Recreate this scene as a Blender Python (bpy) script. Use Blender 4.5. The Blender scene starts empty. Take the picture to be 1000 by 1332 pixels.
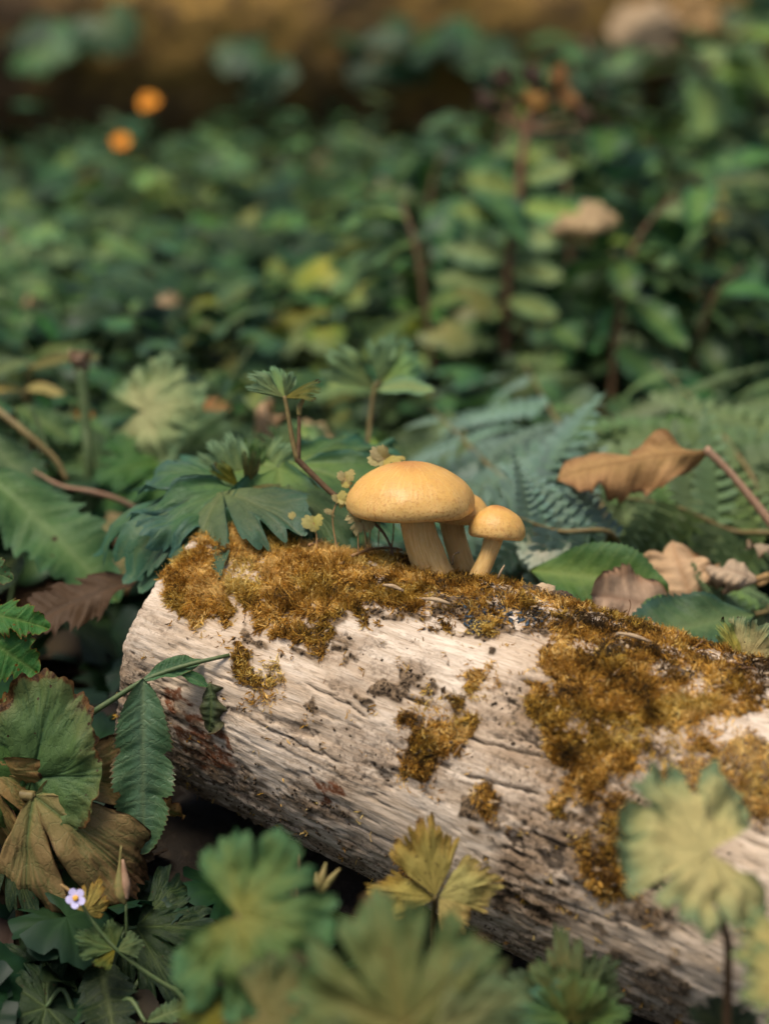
import bpy, math, random
import numpy as np
from mathutils import Vector, Matrix

random.seed(7)
rng = np.random.default_rng(11)
sc = bpy.context.scene
COL = sc.collection

# ------------------------------------------------------------------ camera
FOC = 70.0
KPX = 36.0 / FOC / 1332.0
PITCH = math.radians(20)
CAM = Vector((0, -0.933 * math.cos(PITCH), 0.155 + 0.933 * math.sin(PITCH)))
FW = Vector((0, math.cos(PITCH), -math.sin(PITCH)))
UP = Vector((0, math.sin(PITCH), math.cos(PITCH)))
RT = Vector((1, 0, 0))
cd = bpy.data.cameras.new('camera')
cam = bpy.data.objects.new('camera', cd)
COL.objects.link(cam)
cam.location = CAM
cam.rotation_euler = (math.pi / 2 - PITCH, 0, 0)
cd.sensor_fit = 'VERTICAL'
cd.sensor_height = 36.0
cd.lens = FOC
cd.clip_start = 0.01
cd.clip_end = 500
cd.dof.use_dof = True
cd.dof.focus_distance = 0.915
cd.dof.aperture_fstop = 4.1
cd.dof.aperture_blades = 0
sc.camera = cam

# ------------------------------------------------------------------ sky, sun, exposure
SUN_EL, SUN_AZ = math.radians(72), math.radians(-120)   # azimuth clockwise from +Y
w = bpy.data.worlds.new('World')
sc.world = w
w.use_nodes = True
wn = w.node_tree
for n in list(wn.nodes):
    wn.nodes.remove(n)
sky = wn.nodes.new('ShaderNodeTexSky')
sky.sky_type = 'NISHITA'
sky.sun_disc = False
sky.sun_elevation = SUN_EL
sky.sun_rotation = SUN_AZ
sky.air_density = 1.0
sky.dust_density = 4.0
sky.ozone_density = 0.4
bgn = wn.nodes.new('ShaderNodeBackground')
bgn.inputs[1].default_value = 0.05
won = wn.nodes.new('ShaderNodeOutputWorld')
wn.links.new(sky.outputs[0], bgn.inputs[0])
wn.links.new(bgn.outputs[0], won.inputs[0])
sd = bpy.data.lights.new('sun', 'SUN')
sd.energy = 1.5
sd.angle = math.radians(28)
sd.color = (1.0, 0.92, 0.79)
sun = bpy.data.objects.new('sun', sd)
COL.objects.link(sun)
sdir = Vector((math.sin(SUN_AZ) * math.cos(SUN_EL), math.cos(SUN_AZ) * math.cos(SUN_EL), math.sin(SUN_EL)))
sun.rotation_euler = sdir.to_track_quat('Z', 'Y').to_euler()
sun.location = (0, 0, 3)
sc.view_settings.view_transform = 'Standard'
sc.view_settings.look = 'None'
sc.view_settings.gamma = 1.0
sc.view_settings.exposure = 1.32
sc.cycles.use_denoising = True
sc.cycles.max_bounces = 4
sc.cycles.diffuse_bounces = 3
sc.cycles.glossy_bounces = 2
sc.cycles.transmission_bounces = 3
sc.cycles.use_adaptive_sampling = True
sc.cycles.adaptive_threshold = 0.03
sc.cycles.transparent_max_bounces = 4
sc.cycles.sample_clamp_indirect = 6


# ------------------------------------------------------------------ helpers
REMAP = False


def P(x, y, d):
    """the point seen at photo pixel (x, y), d metres in front of the lens"""
    if REMAP:
        # this group stands close to the log, a little above the soil
        q = FW + (x - 500) * KPX * RT - (y - 666) * KPX * UP
        soil = (CAM.z + 0.045) / max(-q.z, 0.05)
        d = min(0.94 - (0.94 - d) * 0.45, max(soil - 0.035, d))
    return CAM + d * (FW + (x - 500) * KPX * RT - (y - 666) * KPX * UP)


def proj(A):
    v = A - np.array(CAM)
    d = v @ np.array(FW)
    return 500 + (v @ np.array(RT)) / d / KPX, 666 - (v @ np.array(UP)) / d / KPX, d


def gz(x, y):
    s = np.clip((0.03 - y + 0.35 * x) / 0.5, 0, 1)
    return -0.012 - 0.13 * s


WM = {}


def link(o, parent=None, M=None):
    COL.objects.link(o)
    M = M or Matrix()
    if parent is not None:
        o.parent = parent
        o.matrix_basis = WM[parent].inverted() @ M
    else:
        o.matrix_basis = M
    WM[o] = M
    return o


def tag(o, label, cat, group=None, kind=None):
    if label:
        o['label'] = label
    if cat:
        o['category'] = cat
    if group:
        o['group'] = group
    if kind:
        o['kind'] = kind
    return o


def thing(name, base, label, cat, group=None):
    o = bpy.data.objects.new(name, None)
    o.empty_display_size = 0.01
    link(o, None, Matrix.Translation(base))
    return tag(o, label, cat, group)


def mesh(name, V, Fc, mat, leaf=None, col=None, smooth=True):
    me = bpy.data.meshes.new(name)
    V = np.asarray(V, dtype=np.float32)
    if isinstance(Fc, np.ndarray) and Fc.ndim == 2:
        nf, k = Fc.shape
        me.vertices.add(len(V))
        me.vertices.foreach_set('co', V.ravel())
        me.loops.add(nf * k)
        me.loops.foreach_set('vertex_index', Fc.astype(np.int32).ravel())
        me.polygons.add(nf)
        me.polygons.foreach_set('loop_start', np.arange(0, nf * k, k, dtype=np.int32))
        me.update(calc_edges=True)
    else:
        me.from_pydata([tuple(map(float, v)) for v in V], [], [tuple(map(int, f)) for f in Fc])
    for nm, arr in (('leaf', leaf), ('tint', col)):
        if arr is not None:
            a = me.attributes.new(nm, 'FLOAT_COLOR', 'POINT')
            arr = np.asarray(arr, dtype=np.float32)
            full = np.ones((len(V), 4), dtype=np.float32)
            full[:, :arr.shape[1]] = arr
            a.data.foreach_set('color', full.ravel())
    if smooth:
        me.polygons.foreach_set('use_smooth', np.ones(len(me.polygons), dtype=bool))
    if mat:
        me.materials.append(mat)
    me.update()
    return me


def mk(name, V, Fc, mat, parent=None, smooth=True, leaf=None, col=None, at=None):
    """one mesh object from world-space vertices, its origin at the parent's origin (or at `at`)"""
    org = Vector(at) if at is not None else (WM[parent].translation if parent is not None else Vector((0, 0, 0)))
    V = np.asarray(V, dtype=float) - np.array(org)
    me = mesh(name, V, Fc, mat, leaf, col, smooth)
    o = bpy.data.objects.new(name, me)
    return link(o, parent, Matrix.Translation(org))


def put(name, me, parent, M):
    return link(bpy.data.objects.new(name, me), parent, M)


def catmull(pts, n):
    pts = [np.array(p, dtype=float) for p in pts]
    if len(pts) == 2:
        return np.array([pts[0] + (pts[1] - pts[0]) * t for t in np.linspace(0, 1, n)])
    q = [2 * pts[0] - pts[1]] + pts + [2 * pts[-1] - pts[-2]]
    out = []
    m = len(pts) - 1
    for t in np.linspace(0, m - 1e-6, n):
        i = int(t)
        u = t - i
        a, b, c, d = q[i:i + 4]
        out.append(0.5 * (2 * b + (c - a) * u + (2 * a - 5 * b + 4 * c - d) * u * u + (-a + 3 * b - 3 * c + d) * u ** 3))
    return np.array(out)


def tube(pts, radii, seg=8, n=14, cap=True):
    C = catmull(pts, n)
    r = np.interp(np.linspace(0, 1, n), np.linspace(0, 1, len(radii)), radii)
    T = np.gradient(C, axis=0)
    T /= np.linalg.norm(T, axis=1)[:, None] + 1e-12
    ref = np.array([0.3, 0.8, 0.5])
    V = []
    for i in range(n):
        a = np.cross(T[i], ref)
        a /= np.linalg.norm(a) + 1e-12
        b = np.cross(T[i], a)
        ph = np.linspace(0, 2 * np.pi, seg, endpoint=False)
        V.append(C[i] + r[i] * (np.cos(ph)[:, None] * a + np.sin(ph)[:, None] * b))
    V = np.concatenate(V)
    Fc = []
    for i in range(n - 1):
        for j in range(seg):
            k = (j + 1) % seg
            Fc.append((i * seg + j, i * seg + k, (i + 1) * seg + k, (i + 1) * seg + j))
    if cap:
        Fc.append(tuple(range(seg))[::-1])
        Fc.append(tuple((n - 1) * seg + j for j in range(seg)))
    return V, Fc


def frame(base, tip, nhint, roll=0.0, wide=1.0):
    """matrix that lays a unit leaf (tip at x = 1, face +z) from base to tip"""
    base, tip = Vector(base), Vector(tip)
    x = tip - base
    L = x.length
    x.normalize()
    z = Vector(nhint) - Vector(nhint).dot(x) * x
    z.normalize()
    y = z.cross(x)
    R = Matrix((x, y, z)).transposed().to_4x4()
    return Matrix.Translation(base) @ R @ Matrix.Rotation(roll, 4, 'X') @ Matrix.Diagonal((L, L * wide, L, 1))


def _hash(ix, iy, iz, seed):
    h = (ix * 374761393 + iy * 668265263 + iz * 2147483647 + seed * 1274126177) & 0xffffffff
    h = ((h ^ (h >> 13)) * 1274126177) & 0xffffffff
    h = ((h ^ (h >> 16)) * 2246822519) & 0xffffffff
    return ((h ^ (h >> 15)) & 0xffffff) / float(0xffffff)


def noise(p, seed=0):
    """smooth value noise, -1..1"""
    p = np.asarray(p, dtype=float)
    i = np.floor(p).astype(np.int64)
    f = p - i
    u = f * f * f * (f * (f * 6 - 15) + 10)
    r = 0
    for dx in (0, 1):
        wx = u[..., 0] if dx else 1 - u[..., 0]
        for dy in (0, 1):
            wy = u[..., 1] if dy else 1 - u[..., 1]
            for dz in (0, 1):
                wz = u[..., 2] if dz else 1 - u[..., 2]
                r = r + wx * wy * wz * _hash(i[..., 0] + dx, i[..., 1] + dy, i[..., 2] + dz, seed)
    return r * 2 - 1


def fbm(p, oct=4, seed=0):
    s, a, t = 0, 1.0, 0
    for o in range(oct):
        s = s + a * noise(p * 2 ** o, seed + o * 17)
        t += a
        a *= 0.5
    return s / t


def sstep(a, b, x):
    t = np.clip((x - a) / (b - a), 0, 1)
    return t * t * (3 - 2 * t)


# ------------------------------------------------------------------ materials
class NT:
    def __init__(self, name):
        self.m = bpy.data.materials.new(name)
        self.m.use_nodes = True
        self.t = self.m.node_tree
        for n in list(self.t.nodes):
            self.t.nodes.remove(n)

    def n(self, typ, props=None, **inp):
        nd = self.t.nodes.new('ShaderNode' + typ)
        for k, v in (props or {}).items():
            setattr(nd, k, v)
        for k, v in inp.items():
            key = int(k[1:]) if k[0] == 'i' and k[1:].isdigit() else k.replace('_', ' ')
            s = nd.inputs[key]
            if isinstance(v, bpy.types.NodeSocket):
                self.t.links.new(v, s)
            else:
                if isinstance(v, (tuple, list)) and len(v) == 3 and s.type == 'RGBA':
                    v = (*v, 1)
                s.default_value = v
        return nd

    def math(self, op, a, b=0.5, c=0.0, clamp=False):
        return self.n('Math', {'operation': op, 'use_clamp': clamp}, i0=a, i1=b, i2=c).outputs[0]

    def mix(self, f, a, b, mode='MIX'):
        return self.n('Mix', {'data_type': 'RGBA', 'blend_type': mode}, i0=f, i6=a, i7=b).outputs[2]

    def rng(self, x, a, b, c=0.0, d=1.0):
        return self.n('MapRange', {'interpolation_type': 'SMOOTHSTEP'}, i0=x, i1=a, i2=b, i3=c, i4=d).outputs[0]

    def noise(self, vec, scale, detail=3.0, rough=0.55, dist=0.0):
        return self.n('TexNoise', None, Vector=vec, Scale=scale, Detail=detail, Roughness=rough, Distortion=dist).outputs[0]

    def out(self, sh):
        self.n('OutputMaterial', None, Surface=sh)
        return self.m


def leaf_mat(name, c_in, c_mid, c_edge, vein=(0.2, 0.24, 0.09), vein_amt=0.5, brown=0.0, brown_col=(0.09, 0.045, 0.018),
             spots=0.0, spot_col=(0.045, 0.025, 0.012), blotch=0.35, rough=0.52, trans=0.25, var=0.25, bump=0.5, spec=0.2, hue=0.03, ret=15.0, core=0.05):
    T = NT(name)
    at = T.n('Attribute', {'attribute_name': 'leaf'})
    sep = T.n('SeparateColor', None, Color=at.outputs[0])
    s, v, b = sep.outputs[0], sep.outputs[1], sep.outputs[2]
    oi = T.n('ObjectInfo').outputs['Random']
    rnd = T.math('FRACT', T.math('ADD', b, oi))
    tc = T.n('TexCoord').outputs['Object']
    off = T.n('CombineXYZ', None, X=T.math('MULTIPLY', rnd, 37.0), Y=T.math('MULTIPLY', rnd, 91.0), Z=T.math('MULTIPLY', rnd, 13.0)).outputs[0]
    vec = T.n('VectorMath', {'operation': 'ADD'}, i0=tc, i1=off).outputs[0]
    n1 = T.noise(vec, 3.5, 4, 0.6)
    n2 = T.noise(vec, 14, 5, 0.65)
    n3 = T.noise(vec, 60, 3, 0.6)
    ss = T.math('ADD', s, T.math('MULTIPLY', T.math('SUBTRACT', n1, 0.5), 0.7))
    c = T.mix(T.rng(ss, core, 0.55 + core * 0.5), c_in, c_mid)
    c = T.mix(T.rng(ss, 0.55 + core * 0.4, 1.0), c, c_edge)
    c = T.mix(T.math('MULTIPLY', T.rng(n2, 0.45, 0.75), blotch), c, tuple(x * 0.45 for x in c_mid))
    c = T.mix(T.math('MULTIPLY', T.rng(n3, 0.45, 0.8), blotch * 0.6), c, tuple(min(1, x * 1.6 + 0.01) for x in c_mid))
    ve = T.n('TexVoronoi', {'feature': 'DISTANCE_TO_EDGE'}, Vector=T.n('VectorMath', {'operation': 'ADD'}, i0=vec, i1=T.n('VectorMath', {'operation': 'SCALE'}, i0=T.n('TexNoise', None, Vector=vec, Scale=9.0).outputs[1], i3=0.12).outputs[0]).outputs[0], Scale=ret).outputs[0]
    net = T.rng(ve, 0.075, 0.0)
    c = T.mix(T.math('MULTIPLY', net, vein_amt * 0.32), c, vein)
    c = T.mix(T.math('MULTIPLY', v, vein_amt), c, vein)
    if brown > 0:
        e = T.math('ADD', T.math('MULTIPLY', T.math('POWER', s, 3.0), 0.6), T.math('MULTIPLY', n1, 0.9))
        bm = T.rng(e, 1.12 - brown * 0.62, 1.2 - brown * 0.55)
        bcol = T.mix(T.rng(n2, 0.4, 0.62), brown_col, tuple(x * 0.3 for x in brown_col))
        c = T.mix(bm, c, bcol)
    if spots > 0:
        vo = T.n('TexVoronoi', {'feature': 'F1'}, Vector=vec, Scale=13.0).outputs
        dd = T.math('ADD', vo[0], T.math('MULTIPLY', T.math('SUBTRACT', n3, 0.5), 0.25))
        g = T.n('SeparateColor', None, Color=vo[1]).outputs[0]
        sm = T.math('MULTIPLY', T.rng(dd, 0.24, 0.16), T.math('LESS_THAN', g, spots))
        c = T.mix(sm, c, spot_col)
    hv = T.n('HueSaturation', None, Hue=T.math('ADD', 0.5, T.math('MULTIPLY', T.math('SUBTRACT', rnd, 0.5), hue * 2)),
             Saturation=T.math('ADD', 0.92, T.math('MULTIPLY', T.math('FRACT', T.math('MULTIPLY', rnd, 7.3)), 0.3)),
             Value=T.math('ADD', 1 - var, T.math('MULTIPLY', T.math('FRACT', T.math('MULTIPLY', rnd, 3.7)), 2 * var)), Color=c).outputs[0]
    hgt = T.math('ADD', T.math('ADD', T.math('MULTIPLY', v, -0.55), T.math('MULTIPLY', net, -0.2)), T.math('ADD', T.math('MULTIPLY', n2, 0.8), T.math('MULTIPLY', n3, 0.35)))
    bp = T.n('Bump', None, Strength=bump, Distance=0.0012, Height=hgt).outputs[0]
    pr = T.n('BsdfPrincipled', None, Base_Color=hv, Roughness=T.math('ADD', rough - 0.1, T.math('MULTIPLY', n2, 0.25)), Normal=bp)
    pr.inputs['Specular IOR Level'].default_value = spec
    tr = T.n('BsdfTranslucent', None, Color=T.mix(0.5, hv, (0.25, 0.30, 0.05), 'SCREEN') if trans > 0.3 else hv, Normal=bp)
    return T.out(T.n('MixShader', None, i0=trans, i1=pr.outputs[0], i2=tr.outputs[0]).outputs[0])


def far_mat(name, c_in, c_mid, c_edge, rough=0.5, trans=0.22, var=0.4, hue=0.035, spec=0.25, scale=9.0):
    """lighter leaf shader for the plants that stand far out of focus"""
    T = NT(name)
    sep = T.n('SeparateColor', None, Color=T.n('Attribute', {'attribute_name': 'leaf'}).outputs[0])
    s, v, b = sep.outputs[0], sep.outputs[1], sep.outputs[2]
    rnd = T.math('FRACT', T.math('ADD', b, T.n('ObjectInfo').outputs['Random']))
    n1 = T.noise(T.n('TexCoord').outputs['Object'], scale, 2, 0.6)
    ss = T.math('ADD', s, T.math('MULTIPLY', T.math('SUBTRACT', n1, 0.5), 0.8))
    c = T.mix(T.rng(ss, 0.05, 0.55), c_in, c_mid)
    c = T.mix(T.rng(ss, 0.55, 1.0), c, c_edge)
    c = T.mix(T.math('MULTIPLY', v, 0.3), c, tuple(x * 1.5 for x in c_in))
    hv = T.n('HueSaturation', None, Hue=T.math('ADD', 0.5, T.math('MULTIPLY', T.math('SUBTRACT', rnd, 0.5), hue * 2)),
             Saturation=T.math('ADD', 0.98, T.math('MULTIPLY', T.math('FRACT', T.math('MULTIPLY', rnd, 7.3)), 0.3)),
             Value=T.math('ADD', 1 - var, T.math('MULTIPLY', T.math('FRACT', T.math('MULTIPLY', rnd, 3.7)), 2 * var)), Color=c).outputs[0]
    pr = T.n('BsdfPrincipled', None, Base_Color=hv, Roughness=rough)
    pr.inputs['Specular IOR Level'].default_value = spec
    tr = T.n('BsdfTranslucent', None, Color=hv)
    return T.out(T.n('MixShader', None, i0=trans, i1=pr.outputs[0], i2=tr.outputs[0]).outputs[0])


def plain_mat(name, c1, c2, scale=300, rough=0.7, bump=0.3, stretch=(1, 1, 1), dist=0.0008, spec=0.3):
    T = NT(name)
    tc = T.n('TexCoord').outputs['Object']
    vec = T.n('VectorMath', {'operation': 'MULTIPLY'}, i0=tc, i1=stretch).outputs[0]
    n1 = T.noise(vec, scale, 5, 0.6)
    n2 = T.noise(vec, scale * 0.2, 3, 0.6)
    c = T.mix(T.rng(T.math('ADD', T.math('MULTIPLY', n1, 0.6), T.math('MULTIPLY', n2, 0.4)), 0.36, 0.64), c1, c2)
    bp = T.n('Bump', None, Strength=bump, Distance=dist, Height=n1).outputs[0]
    pr = T.n('BsdfPrincipled', None, Base_Color=c, Roughness=rough, Normal=bp)
    pr.inputs['Specular IOR Level'].default_value = spec
    return T.out(pr.outputs[0])


M = {}
M['teal'] = leaf_mat('leaf_teal', (0.13, 0.20, 0.07), (0.065, 0.125, 0.05), (0.05, 0.12, 0.085), vein_amt=0.35, rough=0.5, spec=0.3)
M['green'] = leaf_mat('leaf_green', (0.10, 0.15, 0.045), (0.062, 0.11, 0.036), (0.055, 0.105, 0.045), vein_amt=0.4, spots=0.06)
M['fresh'] = leaf_mat('leaf_fresh', (0.26, 0.31, 0.10), (0.18, 0.27, 0.10), (0.14, 0.26, 0.14), vein=(0.2, 0.25, 0.1), vein_amt=0.4, var=0.12, hue=0.012)
M['deep'] = leaf_mat('leaf_green_shade_painted', (0.026, 0.042, 0.014), (0.017, 0.032, 0.012), (0.013, 0.03, 0.015), vein_amt=0.25, spots=0.12, rough=0.5)  # leaf green darkened to stand in for shade, though sun reaches these leaves
M['hang'] = leaf_mat('leaf_hanging', (0.085, 0.17, 0.085), (0.055, 0.13, 0.05), (0.06, 0.13, 0.045), vein_amt=0.35, brown=0.28, brown_col=(0.17, 0.12, 0.045), spots=0.08, rough=0.42, spec=0.4, var=0.08, hue=0.01)
M['brownedge'] = leaf_mat('leaf_brown_edged', (0.065, 0.12, 0.04), (0.08, 0.135, 0.045), (0.11, 0.13, 0.045), vein=(0.03, 0.07, 0.03), vein_amt=0.75, brown=0.33, brown_col=(0.12, 0.06, 0.022), ret=9.0, spots=0.1, var=0.08, hue=0.01)
M['holes'] = leaf_mat('leaf_spotted', (0.06, 0.13, 0.04), (0.05, 0.12, 0.04), (0.06, 0.11, 0.03), vein_amt=0.35, brown=0.33, brown_col=(0.16, 0.10, 0.035), spots=0.5, spot_col=(0.12, 0.07, 0.025), var=0.08, hue=0.01)
M['ochre'] = leaf_mat('leaf_ochre', (0.23, 0.185, 0.075), (0.25, 0.165, 0.075), (0.19, 0.105, 0.05), vein=(0.06, 0.11, 0.035), vein_amt=0.7, brown=0.5, brown_col=(0.085, 0.045, 0.022), ret=9.0, spots=0.1, var=0.05, hue=0.01)
M['yellow'] = leaf_mat('leaf_yellow', (0.40, 0.32, 0.095), (0.36, 0.295, 0.085), (0.34, 0.22, 0.055), vein=(0.2, 0.18, 0.05), vein_amt=0.35, spots=0.6, brown=0.18, brown_col=(0.2, 0.11, 0.03), var=0.05, hue=0.01)
M['pale'] = leaf_mat('leaf_pale_centre', (0.50, 0.42, 0.15), (0.34, 0.33, 0.12), (0.12, 0.20, 0.095), vein=(0.42, 0.38, 0.14), vein_amt=0.4, spots=0.05, brown=0.1, var=0.06, hue=0.012, core=0.42)
M['cream'] = leaf_mat('leaf_cream', (0.33, 0.34, 0.15), (0.21, 0.27, 0.11), (0.11, 0.20, 0.095), vein=(0.36, 0.36, 0.16), vein_amt=0.4, var=0.05, hue=0.008, core=0.25)
M['bg3'] = far_mat('leaf_background_yellowing', (0.20, 0.20, 0.06), (0.14, 0.165, 0.05), (0.09, 0.13, 0.05), spec=0.2, rough=0.45, var=0.4)
M['midgreen'] = leaf_mat('leaf_front', (0.22, 0.22, 0.075), (0.10, 0.155, 0.06), (0.065, 0.14, 0.07), vein=(0.2, 0.2, 0.07), vein_amt=0.4, spots=0.05, var=0.08, hue=0.012)
M['speckled'] = leaf_mat('leaf_speckled', (0.17, 0.165, 0.055), (0.115, 0.14, 0.05), (0.085, 0.14, 0.058), vein=(0.24, 0.2, 0.07), vein_amt=0.4, spots=0.3, spot_col=(0.12, 0.07, 0.025), brown=0.12, brown_col=(0.16, 0.10, 0.035), var=0.06, hue=0.01)
M['olive'] = leaf_mat('leaf_olive', (0.17, 0.14, 0.035), (0.12, 0.115, 0.03), (0.07, 0.11, 0.035), vein=(0.2, 0.16, 0.05), vein_amt=0.4, brown=0.25, spots=0.2, var=0.08, hue=0.012)
M['seed'] = leaf_mat('leaf_seedling', (0.42, 0.36, 0.14), (0.44, 0.385, 0.165), (0.42, 0.35, 0.15), vein=(0.36, 0.30, 0.1), vein_amt=0.4, spots=0.1, trans=0.2, var=0.12, hue=0.01)
M['bg'] = far_mat('leaf_background', (0.07, 0.12, 0.045), (0.044, 0.088, 0.036), (0.037, 0.08, 0.043), spec=0.2, rough=0.45, var=0.5)
M['bg2'] = far_mat('leaf_background_bright', (0.15, 0.205, 0.07), (0.105, 0.165, 0.06), (0.078, 0.14, 0.062), spec=0.2, rough=0.45, var=0.45)
M['low'] = far_mat('leaf_low_gap_shade', (0.02, 0.04, 0.015), (0.014, 0.032, 0.013), (0.012, 0.03, 0.015))  # shade of the gaps between plants is put into this dark green
M['fern'] = far_mat('fern_frond', (0.13, 0.185, 0.075), (0.12, 0.175, 0.075), (0.15, 0.21, 0.105), var=0.2, hue=0.02)
M['fernblue'] = far_mat('fern_frond_blue', (0.15, 0.22, 0.15), (0.145, 0.215, 0.165), (0.19, 0.265, 0.215), var=0.2, hue=0.025)
M['dead'] = leaf_mat('leaf_dead_brown', (0.085, 0.055, 0.035), (0.075, 0.048, 0.03), (0.065, 0.04, 0.025), vein=(0.045, 0.03, 0.02), vein_amt=0.5, trans=0.12, spots=0.2, var=0.1, hue=0.01, rough=0.6)
M['deadorange'] = leaf_mat('leaf_dead_orange', (0.34, 0.20, 0.085), (0.33, 0.185, 0.085), (0.24, 0.12, 0.055), vein=(0.16, 0.075, 0.03), vein_amt=0.6, brown=0.3, brown_col=(0.13, 0.065, 0.03), trans=0.15, var=0.06, hue=0.01, rough=0.6)
M['deadpale'] = leaf_mat('leaf_dead_pale', (0.46, 0.34, 0.22), (0.44, 0.32, 0.2), (0.3, 0.19, 0.1), vein=(0.25, 0.15, 0.08), vein_amt=0.5, brown=0.35, brown_col=(0.12, 0.07, 0.04), trans=0.15, var=0.15, hue=0.015, rough=0.6)
M['shadelitter'] = far_mat('leaf_litter_shade_painted', (0.035, 0.022, 0.012), (0.028, 0.018, 0.01), (0.022, 0.014, 0.008), rough=0.75, trans=0.08, var=0.6, hue=0.03)  # darker copy of the litter, with the shade around the log painted in
M['litter'] = far_mat('leaf_litter', (0.12, 0.075, 0.035), (0.10, 0.06, 0.028), (0.08, 0.045, 0.02), rough=0.7, trans=0.1, var=0.7, hue=0.03)
M['shrivel'] = leaf_mat('leaf_shrivelled', (0.05, 0.07, 0.035), (0.055, 0.06, 0.03), (0.05, 0.045, 0.025), vein_amt=0.3, trans=0.1, var=0.05, hue=0.01, brown=0.25, rough=0.35)
M['stem'] = plain_mat('stem_green', (0.06, 0.10, 0.035), (0.10, 0.13, 0.05), 400, 0.5)
M['stemolive'] = plain_mat('stem_olive', (0.13, 0.095, 0.035), (0.20, 0.15, 0.055), 400, 0.55)
M['stembrown'] = plain_mat('stem_brown', (0.08, 0.045, 0.022), (0.15, 0.085, 0.04), 500, 0.65)
M['stempink'] = plain_mat('stem_tan', (0.30, 0.17, 0.10), (0.38, 0.24, 0.15), 400, 0.6)
M['stemorange'] = plain_mat('stem_orange', (0.26, 0.15, 0.055), (0.34, 0.21, 0.08), 400, 0.6)
M['thread'] = plain_mat('stem_thread', (0.26, 0.14, 0.055), (0.34, 0.2, 0.085), 500, 0.6)
M['crumb'] = plain_mat('bark_crumb', (0.035, 0.024, 0.014), (0.12, 0.08, 0.045), 700, 0.9, 0.6)
M['chip'] = plain_mat('wood_chip', (0.30, 0.20, 0.11), (0.46, 0.34, 0.21), 700, 0.85, 0.5, stretch=(0.2, 1, 1))
M['char'] = plain_mat('blue_flake', (0.012, 0.022, 0.035), (0.04, 0.07, 0.10), 500, 0.35, 0.3)
M['white'] = plain_mat('white_grain', (0.65, 0.63, 0.58), (0.8, 0.78, 0.74), 500, 0.6)
M['petal'] = plain_mat('petal_lilac', (0.50, 0.45, 0.72), (0.58, 0.55, 0.78), 300, 0.6)
M['petalcentre'] = plain_mat('petal_centre', (0.75, 0.38, 0.05), (0.85, 0.52, 0.10), 900, 0.6)
M['marigold'] = plain_mat('petal_orange', (0.72, 0.23, 0.006), (0.80, 0.31, 0.012), 300, 0.6)
M['lichen'] = leaf_mat('frill_pale', (0.45, 0.42, 0.30), (0.40, 0.42, 0.30), (0.34, 0.40, 0.30), vein_amt=0.2, trans=0.15, var=0.1, hue=0.01)
M['bud'] = plain_mat('bud_olive', (0.16, 0.15, 0.045), (0.26, 0.19, 0.07), 500, 0.6)
M['hide'] = plain_mat('dead_flower', (0.10, 0.05, 0.025), (0.24, 0.13, 0.07), 300, 0.8)


# ------------------------------------------------------------------ leaf shapes (unit length, stalk at the origin, tip at x = 1)
def grid_faces(a, b):
    i, j = np.meshgrid(np.arange(a - 1), np.arange(b - 1), indexing='ij')
    i, j = i.ravel(), j.ravel()
    return np.stack([i * b + j, (i + 1) * b + j, (i + 1) * b + j + 1, i * b + j + 1], 1)


def bend(V, k, axis=0, start=0.0):
    """curl the sheet downwards along an axis, k radians per unit"""
    if abs(k) < 1e-6:
        return V
    V = V.copy()
    a = V[:, axis]
    m = np.abs(a) > start
    sg = np.sign(a)
    u = np.abs(a) - start
    r = 1 / k
    z = V[:, 2]
    na = start + np.sin(u * k) * (r + z)
    nz = np.cos(u * k) * (r + z) - r
    V[:, axis] = np.where(m, sg * na, a)
    V[:, 2] = np.where(m, nz, z)
    return V


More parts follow.
